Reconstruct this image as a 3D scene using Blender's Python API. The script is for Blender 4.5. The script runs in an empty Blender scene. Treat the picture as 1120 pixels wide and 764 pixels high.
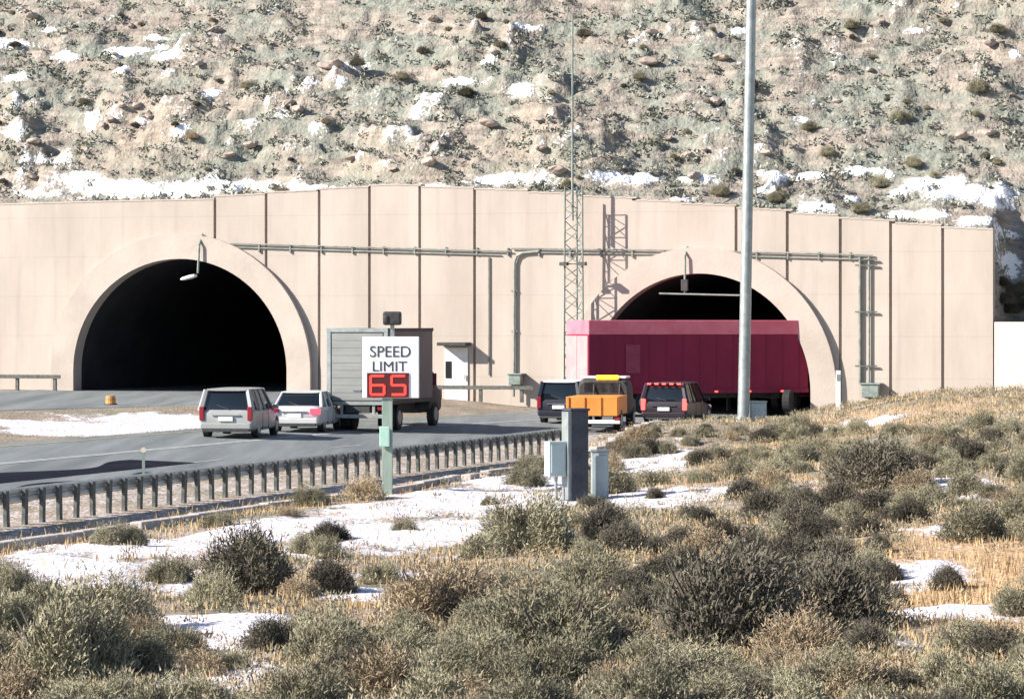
import bpy, bmesh, math, random
import numpy as np
from mathutils import Vector, Matrix
R = math.radians
random.seed(7); RNG = np.random.default_rng(11)
SC = bpy.context.scene
COL = SC.collection

# ---------------------------------------------------------------- camera, sky, sun
F = 3600.0; CZ = 4.2; HY = 354.0
cam_d = bpy.data.cameras.new('camera'); cam = bpy.data.objects.new('camera', cam_d); COL.objects.link(cam)
cam.location = (0, 0, CZ); cam.rotation_euler = (R(90), 0, 0)
cam_d.sensor_width = 36; cam_d.lens = 36 * F / 1120; cam_d.shift_y = -(382 - HY) / 1120
cam_d.clip_start = 0.5; cam_d.clip_end = 3000
SC.camera = cam
SUN_A, SUN_E = 71.5, 31
tosun = Vector((-math.sin(R(SUN_A)) * math.cos(R(SUN_E)), -math.cos(R(SUN_A)) * math.cos(R(SUN_E)), math.sin(R(SUN_E))))
w = bpy.data.worlds.new('World'); SC.world = w; w.use_nodes = True
nt = w.node_tree; bg = nt.nodes['Background']
sky = nt.nodes.new('ShaderNodeTexSky'); sky.sky_type = 'NISHITA'; sky.sun_disc = False
sky.sun_elevation = R(SUN_E); sky.sun_rotation = R(180 + SUN_A); sky.altitude = 1900
nt.links.new(sky.outputs[0], bg.inputs[0]); bg.inputs[1].default_value = 0.085
sd = bpy.data.lights.new('sun', 'SUN'); sd.energy = 5.0; sd.angle = R(0.5); sd.color = (1.0, 0.93, 0.84)
so = bpy.data.objects.new('sun', sd); COL.objects.link(so); so.rotation_euler = tosun.to_track_quat('Z', 'Y').to_euler(); so.location = (-40, -20, 60)
SC.view_settings.view_transform = 'Standard'; SC.view_settings.look = 'None'
SC.view_settings.exposure = 1.14; SC.view_settings.gamma = 1; SC.view_settings.use_curve_mapping = False

# ---------------------------------------------------------------- helpers
def at(px, py, Y):
    return Vector(((px - 560) / F * Y, Y, CZ + (HY - py) / F * Y))
def ss(a, b, x):
    t = np.clip((np.asarray(x, float) - a) / (b - a), 0, 1); return t * t * (3 - 2 * t)
_perm = RNG.random((256, 256))
def vnoise(x, y):
    x = np.asarray(x, float); y = np.asarray(y, float)
    xi = np.floor(x).astype(int); yi = np.floor(y).astype(int); fx = x - xi; fy = y - yi
    fx = fx * fx * (3 - 2 * fx); fy = fy * fy * (3 - 2 * fy)
    g = lambda a, b: _perm[a % 256, b % 256]
    return (g(xi, yi) * (1 - fx) + g(xi + 1, yi) * fx) * (1 - fy) + (g(xi, yi + 1) * (1 - fx) + g(xi + 1, yi + 1) * fx) * fy
def fbm(x, y, o=4):
    s = 0; a = 0.5; n = 0
    for k in range(o):
        s = s + a * vnoise(x * 2 ** k + 17.3 * k, y * 2 ** k + 9.1 * k); n += a; a *= 0.5
    return s / n

def mat(name, c1, c2=None, scale=3.0, rough=0.8, metal=0.0, bump=0.0, bscale=None, emit=None, estr=0.0, spec=None, coords='Object', lo=0.35, hi=0.65, stretch=None, objvar=0.0):
    m = bpy.data.materials.new(name); m.use_nodes = True; t = m.node_tree; N = t.nodes; L = t.links
    p = N['Principled BSDF']; p.inputs['Roughness'].default_value = rough; p.inputs['Metallic'].default_value = metal
    if spec is not None: p.inputs['Specular IOR Level'].default_value = spec
    tc = N.new('ShaderNodeTexCoord'); src = tc.outputs[coords]
    if stretch:
        mp = N.new('ShaderNodeMapping'); mp.inputs['Scale'].default_value = stretch; L.new(src, mp.inputs[0]); src = mp.outputs[0]
    c1 = tuple(c1) + (1,); col = None
    if c2 is not None:
        n = N.new('ShaderNodeTexNoise'); n.inputs['Scale'].default_value = scale; n.inputs['Detail'].default_value = 6; n.inputs['Roughness'].default_value = 0.62
        L.new(src, n.inputs['Vector'])
        r = N.new('ShaderNodeValToRGB'); r.color_ramp.elements[0].position = lo; r.color_ramp.elements[1].position = hi
        r.color_ramp.elements[0].color = c1; r.color_ramp.elements[1].color = tuple(c2) + (1,)
        L.new(n.outputs[0], r.inputs[0]); col = r.outputs[0]
    if objvar:
        oi = N.new('ShaderNodeObjectInfo'); hs = N.new('ShaderNodeHueSaturation')
        mr = N.new('ShaderNodeMapRange'); mr.inputs[3].default_value = 1 - objvar; mr.inputs[4].default_value = 1 + objvar
        L.new(oi.outputs['Random'], mr.inputs[0]); L.new(mr.outputs[0], hs.inputs['Value'])
        if col: L.new(col, hs.inputs['Color'])
        else: hs.inputs['Color'].default_value = c1
        col = hs.outputs[0]
    if col: L.new(col, p.inputs['Base Color'])
    else: p.inputs['Base Color'].default_value = c1
    if bump:
        b = N.new('ShaderNodeTexNoise'); b.inputs['Scale'].default_value = bscale or scale * 4; b.inputs['Detail'].default_value = 5; L.new(src, b.inputs['Vector'])
        bp = N.new('ShaderNodeBump'); bp.inputs['Strength'].default_value = bump; bp.inputs['Distance'].default_value = 0.05
        L.new(b.outputs[0], bp.inputs['Height']); L.new(bp.outputs[0], p.inputs['Normal'])
    if emit:
        p.inputs['Emission Color'].default_value = tuple(emit) + (1,); p.inputs['Emission Strength'].default_value = estr
    return m

class MB:
    def __init__(s): s.v = []; s.f = []
    def add(s, vs, fs):
        b = len(s.v); s.v += [tuple(v) for v in vs]; s.f += [tuple(b + i for i in f) for f in fs]; return s
    def box(s, c, d, rz=0.0, taper=(1, 1), rx=0.0):
        M = Matrix.Translation(c) @ Matrix.Rotation(rz, 4, 'Z') @ Matrix.Rotation(rx, 4, 'X'); x, y, z = d[0] / 2, d[1] / 2, d[2] / 2
        vs = [(-x, -y, -z), (x, -y, -z), (x, y, -z), (-x, y, -z)] + [(sx * x * taper[0], sy * y * taper[1], z) for sx, sy in ((-1, -1), (1, -1), (1, 1), (-1, 1))]
        return s.add([M @ Vector(v) for v in vs], [(0, 3, 2, 1), (4, 5, 6, 7), (0, 1, 5, 4), (1, 2, 6, 5), (2, 3, 7, 6), (3, 0, 4, 7)])
    def tube(s, p0, p1, r0, r1=None, n=10):
        r1 = r0 if r1 is None else r1; p0 = Vector(p0); p1 = Vector(p1); q = (p1 - p0).to_track_quat('Z', 'Y'); vs = []
        for p, r in ((p0, r0), (p1, r1)):
            for k in range(n): a = 2 * math.pi * k / n; vs.append(p + q @ Vector((r * math.cos(a), r * math.sin(a), 0)))
        return s.add(vs, [(k, (k + 1) % n, n + (k + 1) % n, n + k) for k in range(n)] + [tuple(range(n - 1, -1, -1)), tuple(range(n, 2 * n))])
    def path(s, pts, r, n=8):
        for a, b in zip(pts[:-1], pts[1:]): s.tube(a, b, r, r, n)
        return s
    def prism(s, poly, y0, y1, axes='xz'):
        # polygon in two axes extruded along the third
        n = len(poly)
        def P(a, b, e): return {'xz': (a, e, b), 'yz': (e, a, b), 'xy': (a, b, e)}[axes]
        vs = [P(a, b, y0) for a, b in poly] + [P(a, b, y1) for a, b in poly]
        return s.add(vs, [tuple(range(n)), tuple(range(2 * n - 1, n - 1, -1))] + [(k, n + k, n + (k + 1) % n, (k + 1) % n) for k in range(n)])
    def loft(s, secs, e=5.0, n=20):
        # secs: (y, half width, z low, z high)
        vs = []; fs = []
        for (y, hw, z0, z1) in secs:
            for k in range(n):
                a = 2 * math.pi * (k + .5) / n; c, q = math.cos(a), math.sin(a)
                vs.append((hw * math.copysign(abs(c) ** (2 / e), c), y, (z0 + z1) / 2 + (z1 - z0) / 2 * math.copysign(abs(q) ** (2 / e), q)))
        m = len(secs)
        for i in range(m - 1):
            for k in range(n): fs.append((i * n + k, i * n + (k + 1) % n, (i + 1) * n + (k + 1) % n, (i + 1) * n + k))
        fs += [tuple(range(n)), tuple(range(m * n - 1, (m - 1) * n - 1, -1))]
        return s.add(vs, fs)
    def build(s, name, m, parent=None, bevel=0.0, smooth=False, loc=None):
        me = bpy.data.meshes.new(name); me.from_pydata(s.v, [], s.f); bm = bmesh.new(); bm.from_mesh(me)
        bmesh.ops.recalc_face_normals(bm, faces=bm.faces)
        if bevel: bmesh.ops.bevel(bm, geom=[e for e in bm.edges if e.is_manifold and e.calc_face_angle(0) > 0.6], offset=bevel, segments=2, affect='EDGES', profile=0.6)
        bm.to_mesh(me); bm.free()
        if m: me.materials.append(m)
        o = bpy.data.objects.new(name, me); COL.objects.link(o)
        if parent: o.parent = parent
        if loc is not None: o.location = loc
        if smooth: me.polygons.foreach_set('use_smooth', [True] * len(me.polygons)); me.set_sharp_from_angle(angle=R(38))
        return o
def tag(o, label=None, cat=None, group=None, kind=None):
    if label: o['label'] = label
    if cat: o['category'] = cat
    if group: o['group'] = group
    if kind: o['kind'] = kind
    return o
def empty(name, loc, heading=0.0, label=None, cat=None, group=None):
    o = bpy.data.objects.new(name, None); COL.objects.link(o); o.location = loc; o.rotation_euler = (0, 0, -R(heading)); o.empty_display_size = .3
    return tag(o, label, cat, group)
def gridmesh(name, P, keep=None, m=None, mask=None, smooth=True):
    nj, ni = P.shape[:2]
    idx = np.arange(nj * ni).reshape(nj, ni)
    q = np.stack([idx[:-1, :-1], idx[:-1, 1:], idx[1:, 1:], idx[1:, :-1]], -1)
    if keep is not None:
        kq = keep[:-1, :-1] & keep[:-1, 1:] & keep[1:, 1:] & keep[1:, :-1]; q = q[kq]
    q = q.reshape(-1, 4)
    used = np.zeros(nj * ni, bool); used[q.ravel()] = True
    remap = np.cumsum(used) - 1; V = P.reshape(-1, 3)[used]; q = remap[q]
    me = bpy.data.meshes.new(name); me.vertices.add(len(V)); me.vertices.foreach_set('co', V.astype(np.float32).ravel())
    me.loops.add(q.size); me.loops.foreach_set('vertex_index', q.astype(np.int32).ravel())
    me.polygons.add(len(q)); me.polygons.foreach_set('loop_start', np.arange(0, q.size, 4, dtype=np.int32))
    me.update(calc_edges=True)
    if smooth: me.polygons.foreach_set('use_smooth', np.ones(len(q), bool))
    if mask is not None:
        a = me.attributes.new('cover', 'FLOAT_COLOR', 'POINT'); a.data.foreach_set('color', mask.reshape(-1, 4)[used].astype(np.float32).ravel())
    if m: me.materials.append(m)
    o = bpy.data.objects.new(name, me); COL.objects.link(o); return o

# ---------------------------------------------------------------- site geometry
TH = R(17); SN, CS = math.sin(TH), math.cos(TH)
def dist(X, Y): return X * CS - (Y - 103) * SN            # metres to the right of the near guardrail line
def alng(X, Y): return X * SN + (Y - 103) * CS            # metres along it
def rp(d, a): return Vector((d * CS + a * SN, 103 - d * SN + a * CS))   # inverse
def deff(X, Y): return dist(X, Y) * (1 + 0.4 * ss(118, 143, Y))
def g0(X, Y):
    X = np.asarray(X, float); Y = np.asarray(Y, float)
    de = deff(X, Y); d = dist(X, Y)
    z = np.interp(de, [-90, -40, -24, -21.5, -17, -15, 0, 400], [1.5, 1.03, .95, .82, .52, .45, 0, 0])
    bank = 1.75 * ss(3, 17, X) * ss(42, 92, Y) * (1 - .62 * ss(116, 138, Y)) * ss(0.8, 6, d)
    bank = bank + 2.5 * ss(20, 45, X) * ss(.8, 6, d)
    bank = np.maximum(bank, (.92 - .42 * ss(108, 128, Y)) * ss(99, 109, Y) * ss(.5, 2.4, d) * (1 - ss(128, 139, Y)))
    ditch = -.16 * ss(.4, 1.8, d) * (1 - ss(2.2, 4.5, d))
    return z + bank + ditch
def ground(X, Y):
    d = dist(np.asarray(X, float), np.asarray(Y, float)); off = ss(.8, 4, d) + ss(-15.2, -16.5, deff(X, Y)) * ss(-25.2, -23, deff(X, Y)) * .4
    return g0(X, Y) + off * (.42 * (fbm(np.asarray(X) * .18 + 40, np.asarray(Y) * .12 + 40, 3) - .5) + .16 * (fbm(np.asarray(X) * .9 + 7, np.asarray(Y) * .7, 3) - .5))
def gz(X, Y): return float(ground(np.array([X]), np.array([Y]))[0])
def gpt(px, py):
    Ys = np.linspace(24, 150, 2600); X = (px - 560) / F * Ys; Z = CZ + (HY - py) / F * Ys
    h = ground(X, Ys) >= Z; i = int(np.argmax(h)) if h.any() else len(Ys) - 1
    return Vector((X[i], Ys[i], float(ground(X[i:i + 1], Ys[i:i + 1])[0])))

# wall plane: point + direction along the wall
W0 = Vector((8.28, 144.0)); WU = Vector((CS, -SN)); WN = Vector((-SN, -CS))     # WN faces the camera
def wall_t(px): # coordinate along wall of a pixel column
    k = (px - 560) / F
    return (k * W0.y - W0.x) / (WU.x - k * WU.y)
def wall_p(t, out=0.0, z=0.0): return Vector((W0.x + WU.x * t + WN.x * out, W0.y + WU.y * t + WN.y * out, z))
def wall_z(px, py):
    p = wall_p(wall_t(px)); return CZ + (HY - py) / F * p.y
WM = Matrix(((WU.x, -WN.x, 0, W0.x), (WU.y, -WN.y, 0, W0.y), (0, 0, 1, 0), (0, 0, 0, 1)))   # local: x along, y into the hill, z up

TOPS = [(-260, 232), (0, 224), (120, 219), (235, 216), (291, 212), (349, 208), (404, 204), (430, 202.5), (460, 204.5), (535, 207), (625, 213), (715, 220), (805, 226.5), (861, 232), (919, 237.5), (974, 243), (1031, 248), (1086, 252.5)]
T_top = np.array([wall_t(a) for a, b in TOPS]); Z_top = np.array([wall_z(a, b) for a, b in TOPS])
SEAMS = [235, 291, 349, 404, 459, 519, 805, 861, 919, 974, 1031]
T_L, T_R = wall_t(-255), wall_t(1086)
ARCH = []
for xl, xr, ya, yb in ((83, 316, 283, 433), (645, 888, 299, 457)):
    t0, t1 = wall_t(xl), wall_t(xr); tc = (t0 + t1) / 2; r = (t1 - t0) / 2; zt = wall_z((xl + xr) / 2, ya); zb = wall_z((xl + xr) / 2, yb)
    rv = zt - zb - 1.15
    ARCH.append((tc, r, zb, zt, zb + 1.15, rv))

# ---------------------------------------------------------------- materials
M_conc = mat('weathered_concrete', (.378, .322, .276), (.462, .396, .345), .42, .88, bump=.10, bscale=9, stretch=(1, 1, .35))
M_ring = mat('portal_ring_concrete', (.385, .327, .28), (.462, .396, .345), .45, .85, bump=.2, bscale=8)
def pour_lines(m):
    # faint horizontal pour joints and rain streaks of the cast wall
    N = m.node_tree.nodes; L = m.node_tree.links; p = N['Principled BSDF']; src = p.inputs['Base Color'].links[0].from_socket
    tc = N.new('ShaderNodeTexCoord'); sx_ = N.new('ShaderNodeSeparateXYZ'); L.new(tc.outputs['Object'], sx_.inputs[0])
    def M(op, a, b=None, c=None):
        n = N.new('ShaderNodeMath'); n.operation = op
        for i, v in enumerate((a, b, c)):
            if v is None: continue
            if isinstance(v, (int, float)): n.inputs[i].default_value = v
            else: L.new(v, n.inputs[i])
        return n.outputs[0]
    ln = M('LESS_THAN', M('FRACT', M('MULTIPLY', sx_.outputs['Z'], .55)), .022)
    st = N.new('ShaderNodeTexNoise'); st.inputs['Scale'].default_value = 1.0; st.inputs['Detail'].default_value = 5; mp = N.new('ShaderNodeMapping'); mp.inputs['Scale'].default_value = (2.6, 1, .12); L.new(tc.outputs['Object'], mp.inputs[0]); L.new(mp.outputs[0], st.inputs['Vector'])
    rp_ = N.new('ShaderNodeMapRange'); rp_.inputs[1].default_value = .52; rp_.inputs[2].default_value = .72; rp_.inputs[4].default_value = .30; L.new(st.outputs[0], rp_.inputs[0])
    blot = N.new('ShaderNodeTexNoise'); blot.inputs['Scale'].default_value = .22; blot.inputs['Detail'].default_value = 3; L.new(tc.outputs['Object'], blot.inputs['Vector'])
    f = M('ADD', M('MULTIPLY', ln, .16), M('MULTIPLY', rp_.outputs[0], blot.outputs[0]))
    x = N.new('ShaderNodeMix'); x.data_type = 'RGBA'; L.new(f, x.inputs[0]); L.new(src, x.inputs[6]); x.inputs[7].default_value = (.15, .15, .135, 1); L.new(x.outputs[2], p.inputs['Base Color'])
pour_lines(M_conc)
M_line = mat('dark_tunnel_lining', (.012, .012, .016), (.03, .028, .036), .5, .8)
M_rock = None
M_steel = mat('galvanised_steel', (.25, .28, .28), (.36, .39, .38), 4, .5, .55, bump=.05)
M_greens = mat('weathered_green_grey_paint', (.14, .18, .165), (.24, .28, .25), 5, .6, .2)
M_rail = mat('weathered_guardrail_steel', (.30, .31, .295), (.46, .46, .43), 2.5, .6, .1)
M_post = mat('dark_guardrail_post', (.05, .055, .05), (.12, .125, .115), 6, .8)
M_black = mat('black_rubber', (.012, .012, .013), (.02, .02, .021), 8, .85)
M_glass = mat('dark_window_glass', (.008, .011, .014), None, rough=.06, spec=.6)
M_chrome = mat('bright_metal', (.6, .6, .6), None, rough=.25, metal=1)
M_under = mat('dark_chassis', (.02, .02, .022), (.05, .05, .05), 6, .7)
M_plate = mat('licence_plate_white', (.6, .6, .58), None, rough=.5)
M_red_l = mat('red_tail_light', (.22, .012, .02), None, rough=.25)
M_red_on = mat('lit_red_tail_light', (.5, .02, .04), None, rough=.3, emit=(1, .06, .09), estr=1.1)
M_red_hot = mat('bright_lit_red_light', (.5, .02, .04), None, rough=.3, emit=(1, .09, .07), estr=1.6)
M_amber = mat('lit_amber_beacon', (.6, .25, .02), None, rough=.3, emit=(1, .48, .02), estr=1.8)
M_whitepaint = mat('white_sign_paint', (.78, .79, .80), (.70, .71, .72), 4, .55)
M_line_w = mat('worn_white_road_paint', (.17, .18, .18), (.36, .36, .35), 3, .8, stretch=(1, 1, 1))
M_line_y = mat('worn_yellow_road_paint', (.19, .17, .11), (.36, .31, .17), 3, .8)
M_snow = mat('snow', (.80, .82, .86), (.88, .89, .9), 2, .6, bump=.3, bscale=6)

def cover_mat(name, snowc, soilA, soilB, scrubA, scrubB, grassA, grassB, sc1, sc2, bump=.6):
    m = bpy.data.materials.new(name); m.use_nodes = True; t = m.node_tree; N = t.nodes; L = t.links; p = N['Principled BSDF']
    p.inputs['Roughness'].default_value = .95; p.inputs['Specular IOR Level'].default_value = .15
    geo = N.new('ShaderNodeNewGeometry')
    def noise(sc, lo, hi, a=None, b=None, st=None):
        n = N.new('ShaderNodeTexNoise'); n.inputs['Scale'].default_value = sc; n.inputs['Detail'].default_value = 7; n.inputs['Roughness'].default_value = .68
        v = geo.outputs['Position']
        if st: mp = N.new('ShaderNodeMapping'); mp.inputs['Scale'].default_value = st; L.new(v, mp.inputs[0]); v = mp.outputs[0]
        L.new(v, n.inputs['Vector']); r = N.new('ShaderNodeValToRGB'); r.color_ramp.elements[0].position = lo; r.color_ramp.elements[1].position = hi
        r.color_ramp.elements[0].color = (a + (1,)) if a else (0, 0, 0, 1); r.color_ramp.elements[1].color = (b + (1,)) if b else (1, 1, 1, 1)
        L.new(n.outputs[0], r.inputs[0]); return r.outputs[0]
    def mix(fac, a, b):
        x = N.new('ShaderNodeMix'); x.data_type = 'RGBA'; L.new(fac, x.inputs[0]); L.new(a, x.inputs[6]); L.new(b, x.inputs[7]); return x.outputs[2]
    at_ = N.new('ShaderNodeAttribute'); at_.attribute_name = 'cover'; sep = N.new('ShaderNodeSeparateColor'); L.new(at_.outputs['Color'], sep.inputs[0])
    soil = noise(sc2, .35, .66, soilA, soilB, (.4, .4, 2.4)); scrub = noise(sc2 * 1.7, .35, .65, scrubA, scrubB); grass = noise(sc2 * 2, .35, .65, grassA, grassB)
    c = mix(noise(sc1, .44, .58, None, None, (.6, .6, 1.8)), soil, scrub)
    c = mix(sep.outputs[1], c, grass)
    # dark specks of stalks, stones and cracks
    sp = noise(sc2 * 5, .60, .68); dk = N.new('ShaderNodeRGB'); dk.outputs[0].default_value = (.045, .045, .045, 1)
    mm = N.new('ShaderNodeMath'); mm.operation = 'MULTIPLY'; L.new(sp, mm.inputs[0]); mm.inputs[1].default_value = .5; c = mix(mm.outputs[0], c, dk.outputs[0])
    sn = N.new('ShaderNodeRGB'); sn.outputs[0].default_value = snowc + (1,)
    st = N.new('ShaderNodeMapRange'); st.inputs[1].default_value = .38; st.inputs[2].default_value = .62
    ad = N.new('ShaderNodeMath'); ad.operation = 'ADD'; nz = noise(sc2 * 4.5, .3, .7); ms = N.new('ShaderNodeMath'); ms.operation = 'MULTIPLY_ADD'; L.new(nz, ms.inputs[0]); ms.inputs[1].default_value = .72; ms.inputs[2].default_value = -.36
    L.new(sep.outputs[0], ad.inputs[0]); L.new(ms.outputs[0], ad.inputs[1]); L.new(ad.outputs[0], st.inputs[0])
    c = mix(st.outputs[0], c, sn.outputs[0]); L.new(c, p.inputs['Base Color'])
    b = N.new('ShaderNodeTexNoise'); b.inputs['Scale'].default_value = sc2 * 4; b.inputs['Detail'].default_value = 6; L.new(geo.outputs['Position'], b.inputs['Vector'])
    bp = N.new('ShaderNodeBump'); bp.inputs['Strength'].default_value = bump; bp.inputs['Distance'].default_value = .12; L.new(b.outputs[0], bp.inputs['Height']); L.new(bp.outputs[0], p.inputs['Normal'])
    return m
M_hill = cover_mat('rocky_hillside', (.80, .81, .84), (.165, .146, .126), (.385, .33, .278), (.135, .148, .124), (.285, .29, .245), (.30, .24, .18), (.42, .34, .27), .42, 1.5, 1.0)
M_ground = cover_mat('sage_bank_soil', (.66, .62, .655), (.22, .18, .145), (.36, .30, .25), (.13, .13, .10), (.24, .23, .18), (.37, .235, .13), (.52, .36, .22), .5, 2.2, .7)

def asphalt():
    m = mat('salt_greyed_asphalt', (.10, .115, .118), (.19, .205, .205), .9, .85, bump=.15, bscale=60)
    N = m.node_tree.nodes; L = m.node_tree.links
    tx = [n for n in N if n.type == 'TEX_NOISE'][0]; tc = [n for n in N if n.type == 'TEX_COORD'][0]
    mp = N.new('ShaderNodeMapping'); mp.inputs['Rotation'].default_value = (0, 0, TH); mp.inputs['Scale'].default_value = (1.0, .05, 1)
    L.new(tc.outputs['Object'], mp.inputs[0]); L.new(mp.outputs[0], tx.inputs['Vector']); return m
M_asph = asphalt()

# ---------------------------------------------------------------- ground sheet
def axis(a, b, st, lo, hi, gr=1.22):
    v = list(np.arange(a, b + st / 2, st)); s = st
    while v[-1] < hi: s *= gr; v.append(v[-1] + s)
    s = st; pre = []
    x = v[0]
    while x > lo: s *= gr; x -= s; pre.append(x)
    return np.array(pre[::-1] + v)
gx = axis(-24, 22, .16, -900, 900); gy = axis(32, 128, .2, -600, 1500)
GX, GY = np.meshgrid(gx, gy); GZ = ground(GX, GY)
de = deff(GX, GY)
# snow lying on the bank and the median: photo-derived spots, each an ellipse on the ground (metres)
SNOW_SPOTS = [  # px, py, half width px, ground half depth m, weight
    (120, 470, 118, 2.6, 2.2), (190, 463, 70, 3.0, 1.8), (70, 474, 60, 1.6, 1.5), (40, 470, 40, 1.2, .7), (940, 465, 38, 1.8, 1.3),
    (70, 628, 105, 3.2, 1.1), (165, 600, 100, 3.4, 1.15), (250, 590, 80, 2.6, 1.0), (300, 578, 70, 2.2, 1.1), (225, 682, 70, 1.3, 1.5), (260, 705, 78, 1.5, 1.5), (235, 735, 75, 1.1, 1.35), (205, 760, 60, .9, 1.2), (130, 640, 60, 1.5, .9), (40, 612, 60, 2, .9), (205, 640, 50, 1.4, .8),
    (385, 650, 60, 1.1, 1.1), (420, 632, 50, 1.6, .8), (470, 580, 100, 4.4, 1.15), (530, 548, 95, 5.5, 1.25), (420, 560, 70, 3.5, 1.0), (575, 525, 60, 4.5, 1.25), (350, 600, 40, 2, .7), (590, 545, 40, 2.5, 1.1), (520, 605, 50, 1.5, .6),
    (700, 510, 50, 5, 1.2), (725, 545, 60, 3.0, 1.15), (690, 548, 45, 2.4, 1.0), (790, 540, 60, 1.8, 1.0), (740, 500, 55, 3, .9),
    (1062, 535, 32, 4, 1.25), (1050, 580, 34, 2, 1.1), (1020, 625, 55, 1.6, 1.1), (1045, 672, 55, 1.1, 1.25), (1000, 640, 45, 1.2, 1.0), (960, 745, 60, .8, .6), (985, 700, 40, .7, .6), (840, 735, 16, .4, .9), (890, 740, 16, .4, .7), (650, 565, 30, .9, .5), (620, 500, 26, 2, .9)]
TAN_SPOTS = [(1060, 640, 110, 6, 1.6), (1085, 590, 70, 5, 1.4), (940, 740, 110, 2.2, 1.0), (1050, 750, 80, 2.0, .8), (560, 600, 60, 2, .6), (960, 470, 50, 3, .8), (520, 500, 60, 4, .8), (1000, 450, 120, 6, .6), (820, 500, 70, 4, .5), (420, 540, 40, 2, .9)]
def spots(lst, X, Y):
    s = np.zeros_like(X)
    for px, py, hw, hd, wgt in lst:
        c = gpt(px, py); rx = hw / F * c.y
        q = ((X - c.x) / rx) ** 2 + ((Y - c.y) / hd) ** 2
        s = np.maximum(s, wgt * np.exp(-q * .75))
    return s
near = (np.abs(GX) < 40) & (GY > 15) & (GY < 150)
snow = np.where(near, spots(SNOW_SPOTS, GX, GY), 0)
nz1 = fbm(GX * .55 + 3, GY * .45 + 8, 5); nz2 = fbm(GX * 2.2, GY * 1.3 + 30, 4)
snow = snow + (nz1 - .5) * .85 + (nz2 - .5) * .9
wild = fbm(GX * .3 + 80, GY * .3, 4); snow = np.where(near, snow, ss(.55, .7, wild))
road_zone = ((de > -15.0) & (dist(GX, GY) < -3.1 + 3.4 * ss(120, 138, GY))) | ((de < -25.6) & (de > -49.5))
snow = np.where(road_zone & (GY < 151), 0, snow)
tan = np.clip(np.where(near, spots(TAN_SPOTS, GX, GY), 0) + (nz1 - .5) * .8, 0, 1)
med = ((de > -25) & (de < -15)); tan = np.where(med, .12, tan); shd = (dist(GX, GY) > -3.4) & (dist(GX, GY) < 1.4) & (GY < 130); tan = np.where(shd, .25, tan); snow = np.where(shd & (snow < .42), .38 + .4 * (nz2 - .5), snow)
mask = np.stack([np.clip(snow, 0, 1), tan, np.zeros_like(tan), np.ones_like(tan)], -1)
ZZ = GZ + (.05 * (fbm(GX * 1.3 + 11, GY * 1.1 + 4, 4) - .5) + .05 * (fbm(GX * 3.1, GY * 2.7, 3) - .5)) * ss(.4, .6, snow) + .03 * ss(.42, .7, snow) - np.where(road_zone, .06, 0)
SNOWG = snow
tag(gridmesh('ground', np.stack([GX, GY, ZZ], -1), None, M_ground, mask), kind='structure')
def snow_at(X, Y):
    i = np.clip(np.searchsorted(gx, X), 0, len(gx) - 1); j = np.clip(np.searchsorted(gy, Y), 0, len(gy) - 1); return SNOWG[j, i]

# roads: strips that follow the ground
def strip(name, d0f, d1f, a0, a1, m, lift, na=90, nd=10, kind='structure'):
    A = np.linspace(a0, a1, na); P = np.zeros((na, nd, 3))
    for i, a in enumerate(A):
        for j in range(nd):
            d = d0f(a) + (d1f(a) - d0f(a)) * j / (nd - 1); p = rp(d, a); P[i, j] = (p.x, p.y, 0)
    P[..., 2] = g0(P[..., 0], P[..., 1]) + lift
    o = gridmesh(name, P, None, m)
    return tag(o, kind=kind) if kind else o
def dl(base):   # a line at effective offset `base`, squeezed towards the portal
    def f(a):
        y = 103 + a * CS - base * SN; return base / (1 + .4 * float(ss(118, 143, y)))
    return f
A_END = alng(W0.x, W0.y)
strip('near_road', dl(-15.2), lambda a: -2.9 + 3.7 * float(ss(17, 38, a)), -110, A_END + 55, M_asph, .01, 160, 14)
strip('far_road', dl(-50), dl(-25), -110, A_END + 55, M_asph, .012, 160, 10)
for nm, base, wd, m in (('edge_line', -10.2, .45, M_line_w), ('median_edge_line', -14.3, .22, M_line_y), ('shoulder_line', -3.7, .2, M_line_w), ('far_edge_line', -25.9, .2, M_line_w)):
    strip(nm, dl(base - wd / 2), dl(base + wd / 2), -110, A_END - 2, m, .018, 160, 2)
for k in range(10):
    a = -60 + k * 12.2
    strip('lane_dash', dl(-6.5), dl(-6.35), a, a + 3.05, M_line_w, .018, 6, 2)
M_dark_band = mat('black_road_band', (.006, .008, .016), (.016, .018, .026), 1.5, .95, spec=.05)  # near-black bands laid along the near road
strip('dark_road_band', lambda a: -7.9 + .5 * math.sin(a * .7), lambda a: -6.3, -34, -10.5, M_dark_band, .02, 40, 3)
strip('dark_road_band', lambda a: -5.3 + .3 * math.sin(a * .9), lambda a: -4.4, -34, -16, M_dark_band, .02, 40, 3)
# kerb step below the guardrail
M_kerb = mat('worn_kerb_concrete', (.34, .30, .27), (.5, .45, .42), 2, .9, bump=.3)
kb = MB(); pts = []
for i in range(100):
    a = -75 + i * .95; d = 2.3 + .25 * math.sin(a * .21)
    if i % 2 == 0 and random.random() < .10: continue
    p = rp(d, a); q = rp(d + .25 * (math.sin((a + .95) * .21) - math.sin(a * .21)), a + .95); z = gz(p.x, p.y); 
    kb.box(((p.x + q.x) / 2, (p.y + q.y) / 2, z + .02), (.28, .95, .30), -math.atan2(q.x - p.x, q.y - p.y))
tag(kb.build('kerb', M_kerb, bevel=.03), kind='structure')

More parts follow.
